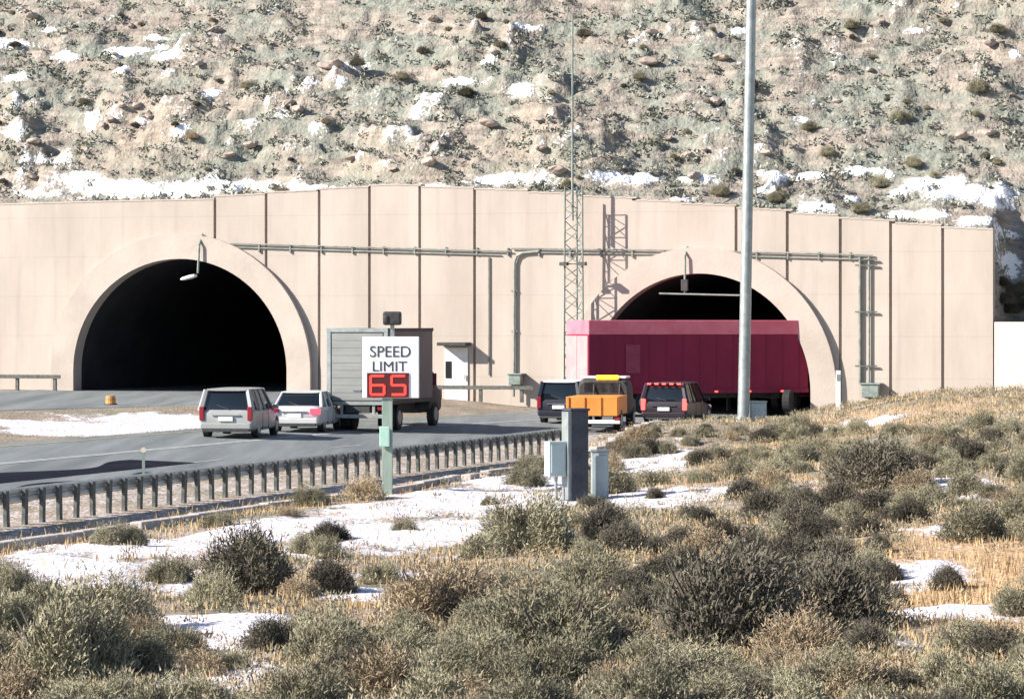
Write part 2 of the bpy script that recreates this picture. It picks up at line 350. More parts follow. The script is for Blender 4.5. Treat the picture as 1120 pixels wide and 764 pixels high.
# ---------------------------------------------------------------- hillside
T_end = T_R
hx = np.arange(-62, 62, .17); hy = np.arange(112, 214, .17)
HX, HYY = np.meshgrid(hx, hy)
tt = (HX - W0.x) * WU.x + (HYY - W0.y) * WU.y
wm = (HX - W0.x) * -WN.x + (HYY - W0.y) * -WN.y
WE = wall_p(T_R); WING = R(52); wu = Vector((math.cos(WING), -math.sin(WING))); wn = Vector((-math.sin(WING), -math.cos(WING)))
ww = (HX - WE.x) * -wn.x + (HYY - WE.y) * -wn.y
def rise(wd):
    return np.interp(wd, [0, .6, 2.6, 6, 22, 40, 80, 130], [0, .05, .5, 2.7, 15.5, 28, 50, 66])
zt_ = np.interp(tt, T_top, Z_top) - .35 - 5.4 * ss(-.7, .5, tt - T_end) * (1 - ss(.5, 7.5, wm))
nA = fbm(HX * .12 + 5, HYY * .12 + 50, 4) - .5; nB = fbm(HX * .5, HYY * .5 + 12, 4) - .5; nC = fbm(HX * 1.7 + 9, HYY * 1.7, 4) - .5
amp = ss(.8, 5, np.maximum(wm, ww - 2))
zm = zt_ + rise(wm) ; zw = 3.2 + rise(ww) * 1.05
HZ = np.where((wm > .12) & (tt < T_end - .12), zm, -1e3); HZ = np.maximum(HZ, np.where((ww > .15) & (tt > T_end - .2), np.maximum(zw, np.where(wm > .12, zm, -1e3)), -1e3))
ok = HZ > -500
HZ2 = HZ + amp * (nA * 2.8 + nB * 1.2 + nC * .55)
# strata ledges
ph = HZ2 / 1.35 + nA * 2.2 + .04 * HX; fr = ph - np.floor(ph); led = (ss(.15, .85, fr) - fr) * 1.35
ph2 = HZ2 / .42 + nB * 3; fr2 = ph2 - np.floor(ph2); led2 = (ss(.2, .8, fr2) - fr2) * .42
HZ2 = HZ2 + amp * (led * ss(-.1, .15, nB + nA) * 1.25 + led2 * 1.0)
HSNOW = [(15, 50, 30, 7), (15, 86, 16, 5), (72, 63, 18, 6), (132, 59, 17, 6), (150, 54, 40, 3), (178, 62, 20, 7), (172, 43, 20, 4), (55, 33, 9, 5), (232, 103, 10, 6), (100, 131, 7, 14), (14, 142, 14, 9), (200, 141, 9, 6), (385, 71, 24, 6), (370, 87, 12, 5), (503, 90, 20, 8), (568, 98, 14, 11), (576, 30, 15, 5), (535, 68, 10, 4), (460, 122, 8, 7), (345, 140, 12, 4), (160, 134, 10, 4), (135, 76, 8, 4), (185, 80, 10, 4),
    (90, 196, 24, 11), (130, 205, 60, 13), (190, 212, 60, 7), (260, 203, 70, 6), (320, 207, 60, 5), (45, 176, 22, 4), (30, 212, 20, 5), (552, 197, 42, 8), (660, 193, 22, 6), (698, 196, 46, 8), (766, 196, 26, 6), (745, 219, 14, 4), (835, 209, 15, 6), (870, 193, 30, 7), (945, 189, 34, 6), (890, 228, 18, 7), (982, 212, 10, 8), (930, 218, 12, 6), (1030, 200, 34, 10), (1060, 212, 50, 16), (1010, 236, 34, 6), (1062, 242, 26, 8), (1100, 258, 22, 7), (1106, 288, 16, 14), (1108, 300, 14, 8), (810, 35, 12, 4), (1005, 34, 14, 4), (875, 132, 12, 5), (810, 70, 7, 4), (618, 218, 12, 4), (470, 206, 22, 4), (985, 236, 20, 5), (1090, 225, 24, 9), (-80, 200, 60, 10), (-150, 120, 30, 8), (1200, 200, 50, 12), (1180, 90, 30, 8), (690, 45, 8, 3), (1110, 60, 9, 5)]
hsn = np.zeros_like(HX)
yproj = HYY.clip(1); PXX = HX; 
for px, py, a, b in HSNOW:
    # stand the spot on the slope: march the ray to the hill
    Ys = np.arange(138, 212, .1); Xs = (px - 560) / F * Ys; Zs = CZ + (HY - py) / F * Ys
    i = np.clip(np.searchsorted(hx, Xs), 0, len(hx) - 1); j = np.clip(np.searchsorted(hy, Ys), 0, len(hy) - 1); hit = HZ2[j, i] >= Zs
    if not hit.any(): continue
    k = int(np.argmax(hit)); cx, cy, cz = Xs[k], Ys[k], Zs[k]; s = F / cy
    q = ((HX - cx) / (a * .88 / s)) ** 2 + ((HZ2 - cz) / (b * .68 / s)) ** 2 + ((HYY - cy) / 5) ** 2
    hsn = np.maximum(hsn, 1.25 * np.exp(-q * .8))
hsn = hsn + nB * .7 + nC * 1.3 + nA * .2; hsn = np.where(ok, hsn, 0)
HZ2 = HZ2 + .10 * ss(.4, .75, hsn)
hmask = np.stack([np.clip(hsn, 0, 1), .35 * ss(.02, .16, nA + nC * .5), np.zeros_like(hsn), np.ones_like(hsn)], -1)
tag(gridmesh('hillside', np.stack([HX, HYY, HZ2], -1), ok, M_hill, hmask, smooth=False), kind='structure')
def hill_hit(px, py):
    Ys = np.arange(138, 212, .1); Xs = (px - 560) / F * Ys; Zs = CZ + (HY - py) / F * Ys
    i = np.clip(np.searchsorted(hx, Xs), 0, len(hx) - 1); j = np.clip(np.searchsorted(hy, Ys), 0, len(hy) - 1); hit = HZ2[j, i] >= Zs
    if not hit.any(): return None
    k = int(np.argmax(hit))
    if max(wm[j[k], i[k]], ww[j[k], i[k]]) < 1.6: return None
    return Vector((Xs[k], Ys[k], float(HZ2[j[k], i[k]])))

# ---------------------------------------------------------------- portal wall
portal = empty('tunnel_portal', (W0.x, W0.y, 0), 0, 'long pale concrete tunnel portal wall with two arched openings below the hillside', 'tunnel portal')
portal.rotation_euler = (0, 0, math.atan2(WU.y, WU.x))
# local frame: x along the wall, y into the hill, z up
seam_t = [wall_t(p) for p in SEAMS]
def top_at(t):
    e = [T_L] + seam_t[:6] + [wall_t(577), wall_t(634), wall_t(691), wall_t(748)] + seam_t[6:] + [T_R]
    for a, b in zip(e[:-1], e[1:]):
        if t <= b: m = (a + b) / 2; return float(np.interp(m, T_top, Z_top)) * .45 + float(np.interp(t, T_top, Z_top)) * .55
    return float(np.interp(t, T_top, Z_top))
def cut_at(t):
    for tc, r, zb, zt, zs, rv in ARCH:
        if abs(t - tc) < r + .35: return zs + (rv + .35) * math.sqrt(max(0, 1 - ((t - tc) / (r + .35)) ** 2))
    return -1.5
edges = set(np.round(np.arange(T_L, T_R, .22), 4)) | {T_L, T_R}
for tc, r, *_ in ARCH: edges |= {tc - r - .35 - 1e-3, tc - r - .35 + 1e-3, tc + r + .35 - 1e-3, tc + r + .35 + 1e-3}
GW = .055
for s in seam_t: edges = {e for e in edges if abs(e - s) > GW + .03} | {s - GW, s + GW, s - GW - .012, s + GW + .012}
for e in [wall_t(577), wall_t(634), wall_t(691), wall_t(748)]: edges |= {e - .004, e + .004}
ed = sorted(edges); vs = []; fs = []
for t in ed:
    gro = .17 if any(abs(t - s) <= GW + 1e-6 for s in seam_t) else 0.0
    b = cut_at(t); zt = top_at(t)
    vs += [(t, gro, b), (t, gro, zt), (t, .6, zt), (t, .6, b)]
for i in range(len(ed) - 1):
    a, b = i * 4, (i + 1) * 4
    for k in range(4): fs.append((a + k, b + k, b + (k + 1) % 4, a + (k + 1) % 4))
n = len(ed); fs += [(0, 1, 2, 3), ((n - 1) * 4 + 3, (n - 1) * 4 + 2, (n - 1) * 4 + 1, (n - 1) * 4)]
mb = MB(); mb.add(vs, fs); mb.build('wall_panel', M_conc, portal)
# arch rings and tunnel linings
def arch_pts(tc, r, zb, zs, rv, n=48):
    pts = [(tc - r, zb - 1.5), (tc - r, zs)] + [(tc - r * math.cos(math.pi * k / n), zs + rv * math.sin(math.pi * k / n)) for k in range(1, n)] + [(tc + r, zs), (tc + r, zb - 1.5)]
    return pts
for tc, r, zb, zt, zs, rv in ARCH:
    RW = 1.14
    ip = arch_pts(tc, r, zb, zs, rv); op = arch_pts(tc, r + RW, zb, zs, rv + RW); m = len(ip); vs = []; fs = []
    for (a, b) in zip(ip, op):
        vs += [(a[0], -.3, a[1]), (b[0], -.3, b[1]), (b[0], .02, b[1]), (a[0], .62, a[1])]
    for i in range(m - 1):
        for k in range(4): fs.append((i * 4 + k, (i + 1) * 4 + k, (i + 1) * 4 + (k + 1) % 4, i * 4 + (k + 1) % 4))
    MB().add(vs, fs).build('arch_ring', M_ring, portal, smooth=True)
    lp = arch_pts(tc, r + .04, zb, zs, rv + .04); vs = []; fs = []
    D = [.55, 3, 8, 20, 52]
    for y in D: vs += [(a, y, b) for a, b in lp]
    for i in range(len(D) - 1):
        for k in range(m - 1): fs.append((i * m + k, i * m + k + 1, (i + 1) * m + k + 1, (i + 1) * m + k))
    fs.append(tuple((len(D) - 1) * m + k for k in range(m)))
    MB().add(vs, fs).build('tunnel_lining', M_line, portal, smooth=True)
# coping strip along the top
cp = MB(); tl = np.arange(T_L, T_R, .5)
for a in tl:
    b = min(a + .5, T_R); m_ = (a + b) / 2; cp.box((m_, .30, top_at(m_) + .035), (b - a - .004, .64, .07))
cp.build('coping', M_ring, portal)
# conduits on the face
def wl(px, py, out=.1): # local point on wall from picture column/row
    t = wall_t(px); return Vector((t, -out, wall_z(px, py)))
M_pipe = mat('grey_green_conduit', (.15, .17, .155), (.27, .28, .25), 3, .6, .2)
c = MB(); c.path([wl(228, 265.5), wl(420, 271), wl(560, 275)], .034); c.path([wl(228, 269.5, .06), wl(420, 275.5, .06), wl(548, 279, .06)], .03); c.path([wl(560, 271.5, .1), wl(752, 274, .1), wl(955, 279, .1)], .034); c.path([wl(572, 276, .06), wl(752, 278.5, .06), wl(950, 284, .06)], .03)
for px in range(250, 950, 34): c.box(wl(px, 271 + (px - 228) * .013, .05), (.07, .1, .34))
c.build('cable_conduit', M_pipe, portal)
c = MB(); c.path([wl(590, 275), wl(572, 276.5), wl(566, 280), wl(563.5, 287), wl(563, 410)], .06); c.box(wl(563, 318, .06), (.3, .1, .06)); c.box(wl(563, 362, .06), (.3, .1, .06)); c.build('drainpipe', M_pipe, portal)
c = MB(); c.path([wl(535, 281, .06), wl(535, 410, .06)], .035); c.build('thin_conduit', M_pipe, portal)
for px in (941, 951):
    c = MB(); c.path([wl(px, 281), wl(px, 420 if px == 941 else 446)], .07 if px == 941 else .05); c.build('drainpipe', M_pipe, portal)
for py in (284, 290, 341, 400): MB().box(wl(948, py, .12), (.95, .08, .06)).build('pipe_bracket', M_post, portal)
# steel door with canopy between the arches
dt0, dt1 = wall_t(487), wall_t(512); dz0, dz1 = wall_z(500, 441), wall_z(500, 380); dm = (dt0 + dt1) / 2
M_door = mat('pale_painted_steel_door', (.56, .55, .54), (.64, .63, .61), 2, .5)
dr = MB().box((dm, -.03, (dz0 + dz1) / 2), (dt1 - dt0, .07, dz1 - dz0)).build('door', M_door, portal, bevel=.01)
MB().box((dt0 + .17, -.085, wall_z(490, 404)), (.26, .03, .75)).build('window', M_glass, dr)
MB().tube((dt1 - .12, -.12, dz0 + 1.05), (dt1 - .12, -.12, dz0 + 1.3), .025).build('handle', M_chrome, dr)
MB().box((dm, -.4, wall_z(500, 376)), (1.35, .8, .15)).build('door_canopy', M_under, portal, bevel=.02)

# wing wall at the right
wing = MB(); L_w = 26; P0 = Vector((WE.x, WE.y)); H_ = [4.25, 4.2]
for k in range(5):
    a = k * L_w / 5 + .02; b = (k + 1) * L_w / 5 - .02; mid = P0 + wu * ((a + b) / 2) - wn * .3; zt = 4.28 - .12 * k
    wing.box((mid.x, mid.y, (zt - 2) / 2 + (.0)), (b - a, .5, zt + 2), math.atan2(wu.y, wu.x))
wg = wing.build('wing_wall', M_ring, bevel=.03)
tag(wg, 'lower bright concrete wing wall running off the right end of the portal', 'wall')

# ---------------------------------------------------------------- lamp and signal brackets on the portal
def g_loc(px, py, out): 
    p = wl(px, py, out); q = wall_p(p.x, out); return Vector((q.x, q.y, p.z))
lt = empty('hanging_lamp', g_loc(222, 262, .02), 17, 'pale lamp head on a bracket hanging over the left empty arch', 'lamp')
p0 = lt.location
def lo(px, py, out): return lt.matrix_basis.inverted() @ g_loc(px, py, out)
MB().path([lo(222, 256, .05), lo(222, 268, .45), lo(221, 299, .5)], .055).build('bracket', M_greens, lt)
MB().loft([(-.35, .12, -.07, .06), (-.1, .19, -.1, .08), (.35, .15, -.08, .07), (.5, .06, -.04, .04)], 3, 14).build('lamp_head', M_whitepaint, lt, smooth=True)
hd = bpy.data.objects['lamp_head']; hd.location = lo(212, 303, .5); hd.rotation_euler = (R(-12), 0, R(75))
sg = empty('lane_signal', g_loc(752, 270, .02), 17, 'thin overhead bracket with a horizontal bar over the right arch', 'signal bracket')
lt = sg
MB().path([lo(752, 270, .05), lo(752, 280, .45), lo(752, 320, .5)], .05).build('bracket', M_greens, sg)
MB().path([lo(724, 321, .5), lo(812, 323, .5)], .04).build('bar', M_greens, sg)
MB().box(lo(752, 312, .5), (.3, .2, .5)).build('signal_head', M_under, sg, bevel=.02)

# ---------------------------------------------------------------- lattice mast
mb_ = g_loc(636, 450, 1.2); mast = empty('lattice_mast', (mb_.x, mb_.y, g0(mb_.x, mb_.y) - .1), 17, 'slender lattice radio mast standing against the wall between the arches', 'mast')
zt = wall_z(636, 205) - mast.location.z; ztt = wall_z(632, 18) - mast.location.z
lg = [(-.46, 0), (.42, 0), (0, .5)]
c = MB()
for x, y in lg: c.tube((x, y, 0), (x * .9, y * .9, zt), .045, .04, 6)
c.build('mast_leg', M_greens, mast)
c = MB(); nb = 20
for k in range(nb):
    z0, z1 = zt * k / nb, zt * (k + 1) / nb
    for i in range(3):
        a, b = lg[i], lg[(i + 1) % 3]
        if k % 2: a, b = b, a
        c.tube((a[0] * .95, a[1] * .95, z0), (b[0] * .95, b[1] * .95, z1), .02, .02, 5)
c.build('lattice_brace', M_greens, mast)
MB().tube((-.1, .1, zt - 1.5), (-.1, .1, ztt), .06, .035, 8).build('mast_pole', M_greens, mast)
c = MB()
for x in (-.42, .42): c.box((x, -.15, wall_z(636, 289) - mast.location.z), (.34, .3, .16))
c.box((0, -.05, wall_z(636, 289) - mast.location.z), (.9, .06, .05)); c.build('antenna_bracket', M_post, mast)

# ---------------------------------------------------------------- tall light pole
pl = gpt(813, 470); pl = Vector(((813 - 560) / F * 112, 112, gz((813 - 560) / F * 112, 112)))
pole = empty('light_pole', pl, 0, 'tall grey steel light pole rising past the top of the picture before the right arch', 'light pole')
MB().tube((0, 0, -.1), (.32, 0, 17), .205, .16, 18).build('shaft', M_steel, pole, smooth=True)
MB().tube((0, 0, -.1), (0, 0, .18), .34, .3, 16).build('base_flange', M_steel, pole)
MB().tube((.32, 0, 16.9), (2.4, -.6, 17.6), .09, .07, 10).build('arm', M_steel, pole)
MB().loft([(-.4, .14, 17.5, 17.62), (0, .2, 17.46, 17.7), (.4, .12, 17.5, 17.64)], 3, 12).build('lamp_head', M_steel, pole); bpy.data.objects['lamp_head.001'].location = (2.5, -.7, 0)

def cabinet(px, py, wpx, hpx, Y, label, m, dep=.4, z=None):
    p = Vector(((px - 560) / F * Y, Y, 0)); p.z = gz(p.x, p.y) - .05; s = F / Y; W, H = wpx / s, CZ + (HY - (py - hpx)) / s - p.z
    e = empty('utility_cabinet', p, 0, label, 'utility cabinet')
    MB().box((0, 0, H / 2), (W, dep, H)).build('body', m, e, bevel=.015)
    MB().box((0, -dep / 2 - .012, H / 2), (W * .86, .025, H * .86)).build('door', m, e, bevel=.006)
    MB().box((0, 0, H + .03), (W * 1.08, dep * 1.1, .05)).build('cap', M_steel, e, bevel=.01)
    return e
M_cab = mat('pale_blue_grey_cabinet_paint', (.30, .35, .36), (.38, .43, .44), 3, .6)
M_teal = mat('pale_teal_cabinet_paint', (.33, .42, .41), (.40, .49, .48), 3, .6)
cabinet(829, 470, 18, 30, 112.3, 'small blue grey cabinet right behind the foot of the tall light pole', M_cab)

# equipment pillar in the foreground bank
pc = gpt(630, 547); s = F / pc.y
M_pil = mat('dark_weathered_pillar_metal', (.022, .028, .042), (.055, .062, .072), 2.5, .75, bump=.3, bscale=10)
pil = empty('equipment_pillar', pc, -24, 'dark upright equipment pillar with a pale box clamped to its left side among the sagebrush', 'pillar')
hP = (547 - 449) / s
MB().box((0, 0, hP / 2 - .1), (.46, .42, hP + .2)).build('column', M_pil, pil, bevel=.02)
MB().box((-.262, 0, hP / 2), (.06, .36, hP * .98)).build('sunlit_edge_strip', M_steel, pil, bevel=.01)  # pale strip added for the sunlit left edge of the column
MB().box((0, 0, hP + .03), (.52, .48, .06)).build('cap', M_pil, pil, bevel=.015)
bx_ = MB().box((-.52, .05, (547 - 501) / s), (.44, .3, 38 / s)).build('side_box', M_teal, pil, bevel=.02)
MB().box((-.52, -.112, (547 - 501) / s), (.34, .02, 30 / s)).build('box_door', M_teal, bx_, bevel=.005)
MB().tube((-.5, .05, .0), (-.5, .05, (547 - 520) / s), .04).build('box_conduit', M_steel, pil)
p2 = Vector(((655 - 560) / F * (pc.y + .6), pc.y + .6)); 
cabinet(656, 548, 19, 54, pc.y + .6, 'pale blue grey cabinet standing just right of the dark pillar', M_cab, .35)

# white marker post near the right arch
mk = gpt(917, 466); mk = Vector(((917 - 560) / F * 118, 118)); mz = gz(mk.x, mk.y); top = CZ + (HY - 405) / F * 118 - mz
mp = empty('marker_post', (mk.x, mk.y, mz), 0, 'thin white marker post in snow before the foot of the right arch', 'marker post')
MB().box((0, 0, top / 2 - .1), (.17, .06, top + .2)).build('post', M_whitepaint, mp, bevel=.012)
MB().box((0, -.036, top - .25), (.12, .014, .22)).build('reflector', M_steel, mp)

# hydrant-like valve box and control box on the portal wall
def wallbox(px, py, wpx, hpx, out, label, m, nm):
    p = g_loc(px, py, out); s = F / p.y
    e = empty(nm, p, 17, label, 'control box')
    MB().box((0, 0, 0), (wpx / s, .45, hpx / s)).build('housing', m, e, bevel=.04)
    MB().box((0, .1, hpx / s / 2 + .03), (wpx / s * 1.2, .75, .07)).build('hood', m, e, bevel=.02)
    MB().box((0, .2, -hpx / s * .5), (wpx / s * .7, out * 1.2, .08)).build('mounting_shelf', M_under, e)
    return e
wallbox(955, 427, 19, 14, .5, 'dark green control box on the wall below the paired pipes', M_greens, 'control_box')
vb = wallbox(567, 415, 14, 11, .4, 'dark valve box at the bottom of the long drainpipe between the arches', M_greens, 'valve_box')
MB().tube((-.1, 0, -.2), (-.1, 0, -.75), .06).build('outlet_pipe', M_greens, vb)

# ---------------------------------------------------------------- speed limit sign
sp = Vector(((423 - 560) / F * 83, 83)); sz = gz(sp.x, sp.y); S = F / 83
sign = empty('speed_limit_sign', (sp.x, sp.y, sz), 2, 'electronic SPEED LIMIT 65 road sign with red lit digits on a green post', 'road sign')
def zy(py): return CZ + (HY - py) / S - sz
def xx(px): return (px - 423) / S
M_gpost = mat('weathered_green_timber_post', (.17, .24, .20), (.30, .36, .30), 4, .75, stretch=(1, 1, .15))
MB().box((xx(423.5), .06, zy(480)), (.26, .16, (545 - 420) / S)).build('post', M_gpost, sign, bevel=.01)
MB().box((xx(429), .06, zy(364)), (.10, .1, 24 / S)).build('mast', M_steel, sign)
b = MB().box((xx(427.5), 0, zy(401.5)), (62 / S, .10, 67 / S)).build('sign_face', M_whitepaint, sign, bevel=.02)
M_letter = mat('black_sign_lettering', (.03, .035, .05), None, rough=.6)
def text(body, size, px, py, m, parent, y, nm, ext=.004, bold=0.0, sx=1.0, src=None):
    cu = bpy.data.curves.new(nm, 'FONT'); cu.body = body; cu.size = size; cu.align_x = 'CENTER'; cu.align_y = 'CENTER'; cu.extrude = ext; cu.offset = bold
    o = bpy.data.objects.new(nm, cu); COL.objects.link(o); dg = bpy.context.evaluated_depsgraph_get(); dg.update()
    me = bpy.data.meshes.new_from_object(o.evaluated_get(dg)); COL.objects.unlink(o); bpy.data.objects.remove(o)
    me.materials.append(m); q = bpy.data.objects.new(nm, me); COL.objects.link(q); q.parent = parent; q.location = (xx(px), y, zy(py)); q.rotation_euler = (R(90), 0, 0); q.scale = (sx, 1, 1); return q
text('SPEED', .40, 427, 385, M_letter, b, -.056, 'lettering', bold=0, sx=.97)
text('LIMIT', .36, 426, 401, M_letter, b, -.056, 'lettering', bold=0, sx=1.05)
pn = MB().box((xx(424.5), -.045, zy(421)), (46 / S, .06, 27 / S)).build('led_panel', mat('dark_red_led_panel', (.03, .003, .005), None, rough=.5, emit=(.8, .01, .02), estr=.035), sign, bevel=.008)
# seven-segment digits, lit
M_led = mat('lit_red_led_digit', (.5, .03, .02), None, rough=.4, emit=(1, .045, .03), estr=.75)
def digit(segs, cx):
    m = MB(); w_, h_ = .17, .235; k = .062
    seg = {'a': ((0, h_), (w_ * 2, k)), 'g': ((0, 0), (w_ * 2, k)), 'd': ((0, -h_), (w_ * 2, k)), 'f': ((-w_, h_ / 2), (k, h_)), 'b': ((w_, h_ / 2), (k, h_)), 'e': ((-w_, -h_ / 2), (k, h_)), 'c': ((w_, -h_ / 2), (k, h_))}
    for q in segs: (x, z), (a, c_) = seg[q]; m.box((cx + x, -.082, zy(421) + z), (a, .012 + .001 * 'abcdefg'.index(q), c_))
    m.build('lit_digit', M_led, pn)
digit('afgedc', xx(413)); digit('afgcd', xx(436))
bc = MB().box((xx(429), .02, zy(348)), (20 / S, .34, 15 / S)).build('sensor_head', M_under, sign, bevel=.06)
MB().box((xx(422.5), .02, zy(349)), (.12, .4, .2)).build('sensor_visor', M_under, sign, bevel=.04)
MB().box((xx(421), -.11, zy(477)), (11 / S, .1, 22 / S)).build('post_box', mat('pale_green_box_paint', (.30, .48, .40), (.36, .54, .46), 4, .6), sign, bevel=.02)

# ---------------------------------------------------------------- guardrails
def guardrail(dfun, a0, a1, sp_, label, group=None, high=.78, name='guardrail'):
    p = rp(dfun(a0), a0); root = empty(name, (p.x, p.y, gz(p.x, p.y)), 0, label, 'guardrail', group); o = root.location
    prof = [(-.02, -.155), (.05, -.12), (.05, -.06), (-.02, -.015), (-.02, .015), (.05, .06), (.05, .12), (-.02, .155)]
    A = np.arange(a0, a1, 1.0); vs = []; fs = []; m = len(prof)
    for a in A:
        p = rp(dfun(a), a); z = float(g0(p.x, p.y)) + high - .155; q = rp(dfun(a) + 1, a)
        dx = (q.x - p.x, q.y - p.y)
        for s in (0, .012):
            vs += [(p.x + dx[0] * (u + s) - o.x, p.y + dx[1] * (u + s) - o.y, z + v - o.z) for u, v in prof]
    for i in range(len(A) - 1):
        for k in range(m - 1):
            b0, b1 = i * 2 * m, (i + 1) * 2 * m
            fs.append((b0 + k, b0 + k + 1, b1 + k + 1, b1 + k)); fs.append((b0 + m + k, b1 + m + k, b1 + m + k + 1, b0 + m + k + 1))
        fs.append((b0, b1, b1 + m, b0 + m)); fs.append((b0 + m - 1, b0 + 2 * m - 1, b1 + 2 * m - 1, b1 + m - 1))
    r_ = MB().add(vs, fs).build('rail', M_rail, root)
    a = a0 + .3; first = None
    while a < a1 - .3:
        p = rp(dfun(a) + .13, a); z = float(g0(p.x, p.y))
        if first is None:
            first = MB().box((0, 0, .24), (.085, .15, 1.0)).build('post', M_post, root, bevel=.006); q = first
        else:
            q = first.copy(); COL.objects.link(q); q.parent = root
        q.location = (p.x - o.x, p.y - o.y, z - o.z); q.rotation_euler = (R(random.uniform(-2, 2)), R(random.uniform(-2, 2)), -TH)
        a += sp_
    return root
guardrail(lambda a: 0.05, -47, 8.5, .86, 'long near guardrail with closely spaced dark posts along the roadside bank')
def wallrail(px0, px1, label):
    t0, t1 = wall_t(px0), wall_t(px1); a_ = A_END - 1.2
    root = empty('guardrail', wall_p(t0, 1.2, 0), 17, label, 'guardrail'); q0 = wall_p(t0, 1.2); root.location.z = float(g0(q0.x, q0.y)); L = t1 - t0
    MB().box((L / 2, 0, .5), (L, .05, .17)).build('rail', M_post, root)
    k = .5
    while k < L: MB().box((k, .1, .2), (.14, .14, .7)).build('post', M_post, root); k += 1.9
wallrail(-180, 78, 'dark guardrail along the wall foot left of the left arch')
wallrail(478, 592, 'low dark guardrail along the wall foot below the steel door')

# ---------------------------------------------------------------- vehicles
def wheel(parent, x, y, r=.33, wd=.22, rim=None):
    t = MB().tube((x - wd / 2, y, r), (x + wd / 2, y, r), r, r, 22).build('tyre', M_black, parent, bevel=.03)
    sgn = 1 if x > 0 else -1
    MB().tube((x + sgn * (wd / 2 - .03), y, r), (x + sgn * (wd / 2 + .012), y, r), r * .62, r * .55, 16).build('rim', rim or M_steel, t)
def paint(name, c, c2=None): 
    return mat(name, c, c2 or tuple(min(1, x * 1.12) for x in c), 1.5, .35, .15)
def frame_pos(px, py, zoff=0.0):
    # stand a thing on the road where the picture shows its base
    Ys = np.linspace(60, 147, 3000); X = (px - 560) / F * Ys; Z = CZ + (HY - py) / F * Ys; h = g0(X, Ys) >= Z; i = int(np.argmax(h)); return Vector((X[i], Ys[i], float(g0(X[i], Ys[i])) + .01))
def car(name, pos, heading, label, cat, bodym, L, W, H, kind, lights, belt=.56, roofm=None, lit_right_only=False, roof_extra=None):
    """origin: middle of the rear bumper on the road; y forward"""
    e = empty(name, pos, heading, label, cat); hw = W / 2; zb = .24; zB = H * belt
    if kind == 'wagon':
        body = [(0.0, hw * .90, zb + .12, zB - .1), (.05, hw * .95, zb + .03, zB), (.5, hw, zb - .03, zB + .02), (L * .62, hw, zb - .03, zB), (L * .72, hw * .99, zb - .02, zB - .05), (L * .92, hw * .94, zb, zB - .2), (L, hw * .8, zb + .1, zB - .36)]
        c0, c1, r0, r1 = .06, L * .73, .22, L * .55
    else:
        body = [(0.0, hw * .88, zb + .14, zB - .1), (.06, hw * .95, zb + .04, zB + .02), (.55, hw, zb - .02, zB + .04), (L * .65, hw, zb - .03, zB), (L * .74, hw * .98, zb - .02, zB - .05), (L * .93, hw * .93, zb, zB - .17), (L, hw * .8, zb + .1, zB - .3)]
        c0, c1, r0, r1 = L * .12, L * .74, L * .27, L * .55
    MB().loft(body, 6, 24).build('body', bodym, e, smooth=True)
    g = MB(); bw, tw = hw * .91, hw * .74
    g.add([(-bw, c0, zB - .04), (bw, c0, zB - .04), (bw, c1, zB - .04), (-bw, c1, zB - .04), (-tw, r0, H - .05), (tw, r0, H - .05), (tw, r1, H - .05), (-tw, r1, H - .05)],
          [(0, 3, 2, 1), (4, 5, 6, 7), (0, 1, 5, 4), (1, 2, 6, 5), (2, 3, 7, 6), (3, 0, 4, 7)])
    g.build('window', M_glass, e, bevel=.07, smooth=True)
    rf = MB().loft([(r0 - .1, tw * .96, H - .085, H - .03), (r0 + .12, tw * 1.05, H - .09, H), (r1 - .1, tw * 1.05, H - .09, H), (r1 + .1, tw * .96, H - .1, H - .04)], 3, 20).build('roof', roofm or bodym, e, smooth=True)
    pw = .2 if kind == 'wagon' else .10
    for sx in (-1, 1):
        for (ya, yb, ww_) in ((c0 + .02, r0, pw), ((c0 + c1) * .36 + .1, (r0 + r1) * .42, .08), ((c0 + c1) * .62, (r0 + r1) * .62, .08), (c1 - .02, r1, .08)):
            a = Vector((sx * (bw + .006), ya, zB - .05)); b_ = Vector((sx * (tw + .006), yb, H - .06)); MB().tube(a, b_, ww_ * .62, ww_ * .5, 6).build('pillar', bodym, e)
    for y in (L * .30, L * .50): MB().box((0, y, (zb + zB) / 2 - .05), (W + .012, .018, (zB - zb) * .72)).build('door_seam', M_under, e)
    MB().tube((.1, c0 - .03, zB + .02), (-.32, c0 + .02, zB + .16), .014).build('wiper', M_under, e)
    # rear face
    MB().box((0, -.02, zb + .18), (W * .9, .16, .2)).build('bumper', bodym if kind != 'wagon' else bodym, e, bevel=.04)
    MB().box((0, -.015, zb + .04), (W * .84, .12, .12)).build('lower_valance', M_under, e, bevel=.02)
    MB().box((0, -.035 if kind == 'wagon' else -.02, zB - .30), (.5, .05, .15)).build('licence_plate', M_plate, e, bevel=.008)
    MB().box((0, -.018, zB - .17), (W * .5, .07, .035)).build('trunk_trim', M_chrome, e)
    for sx in (-1, 1):
        if kind == 'wagon': q = MB().box((sx * hw * .86, .03, zB - .12), (.17, .16, .46))
        else: q = MB().box((sx * hw * .80, .015, zB - .15), (.36, .16, .20))
        lit = lights and (sx > 0 or not lit_right_only)
        q.build('taillight', lights if lit else M_red_l, e, bevel=.03)
    for sx in (-1, 1):
        MB().box((sx * (hw + .09), c1 - .35, zB + .05), (.2, .1, .14)).build('mirror', bodym, e, bevel=.03)
        for y in (L * .19, L * .80): wheel(e, sx * (hw - .13), y, .34 if kind == 'wagon' else .32)
        MB().tube((sx * hw * .78, L - .08, zB - .30), (sx * hw * .78, L - .02, zB - .32), .1, .08, 12).build('headlight', M_chrome, e)
        for y in (L * .36, L * .52): MB().box((sx * (hw + .004), y, zB - .10), (.02, .2, .03)).build('door_handle', M_chrome, e)
    return e
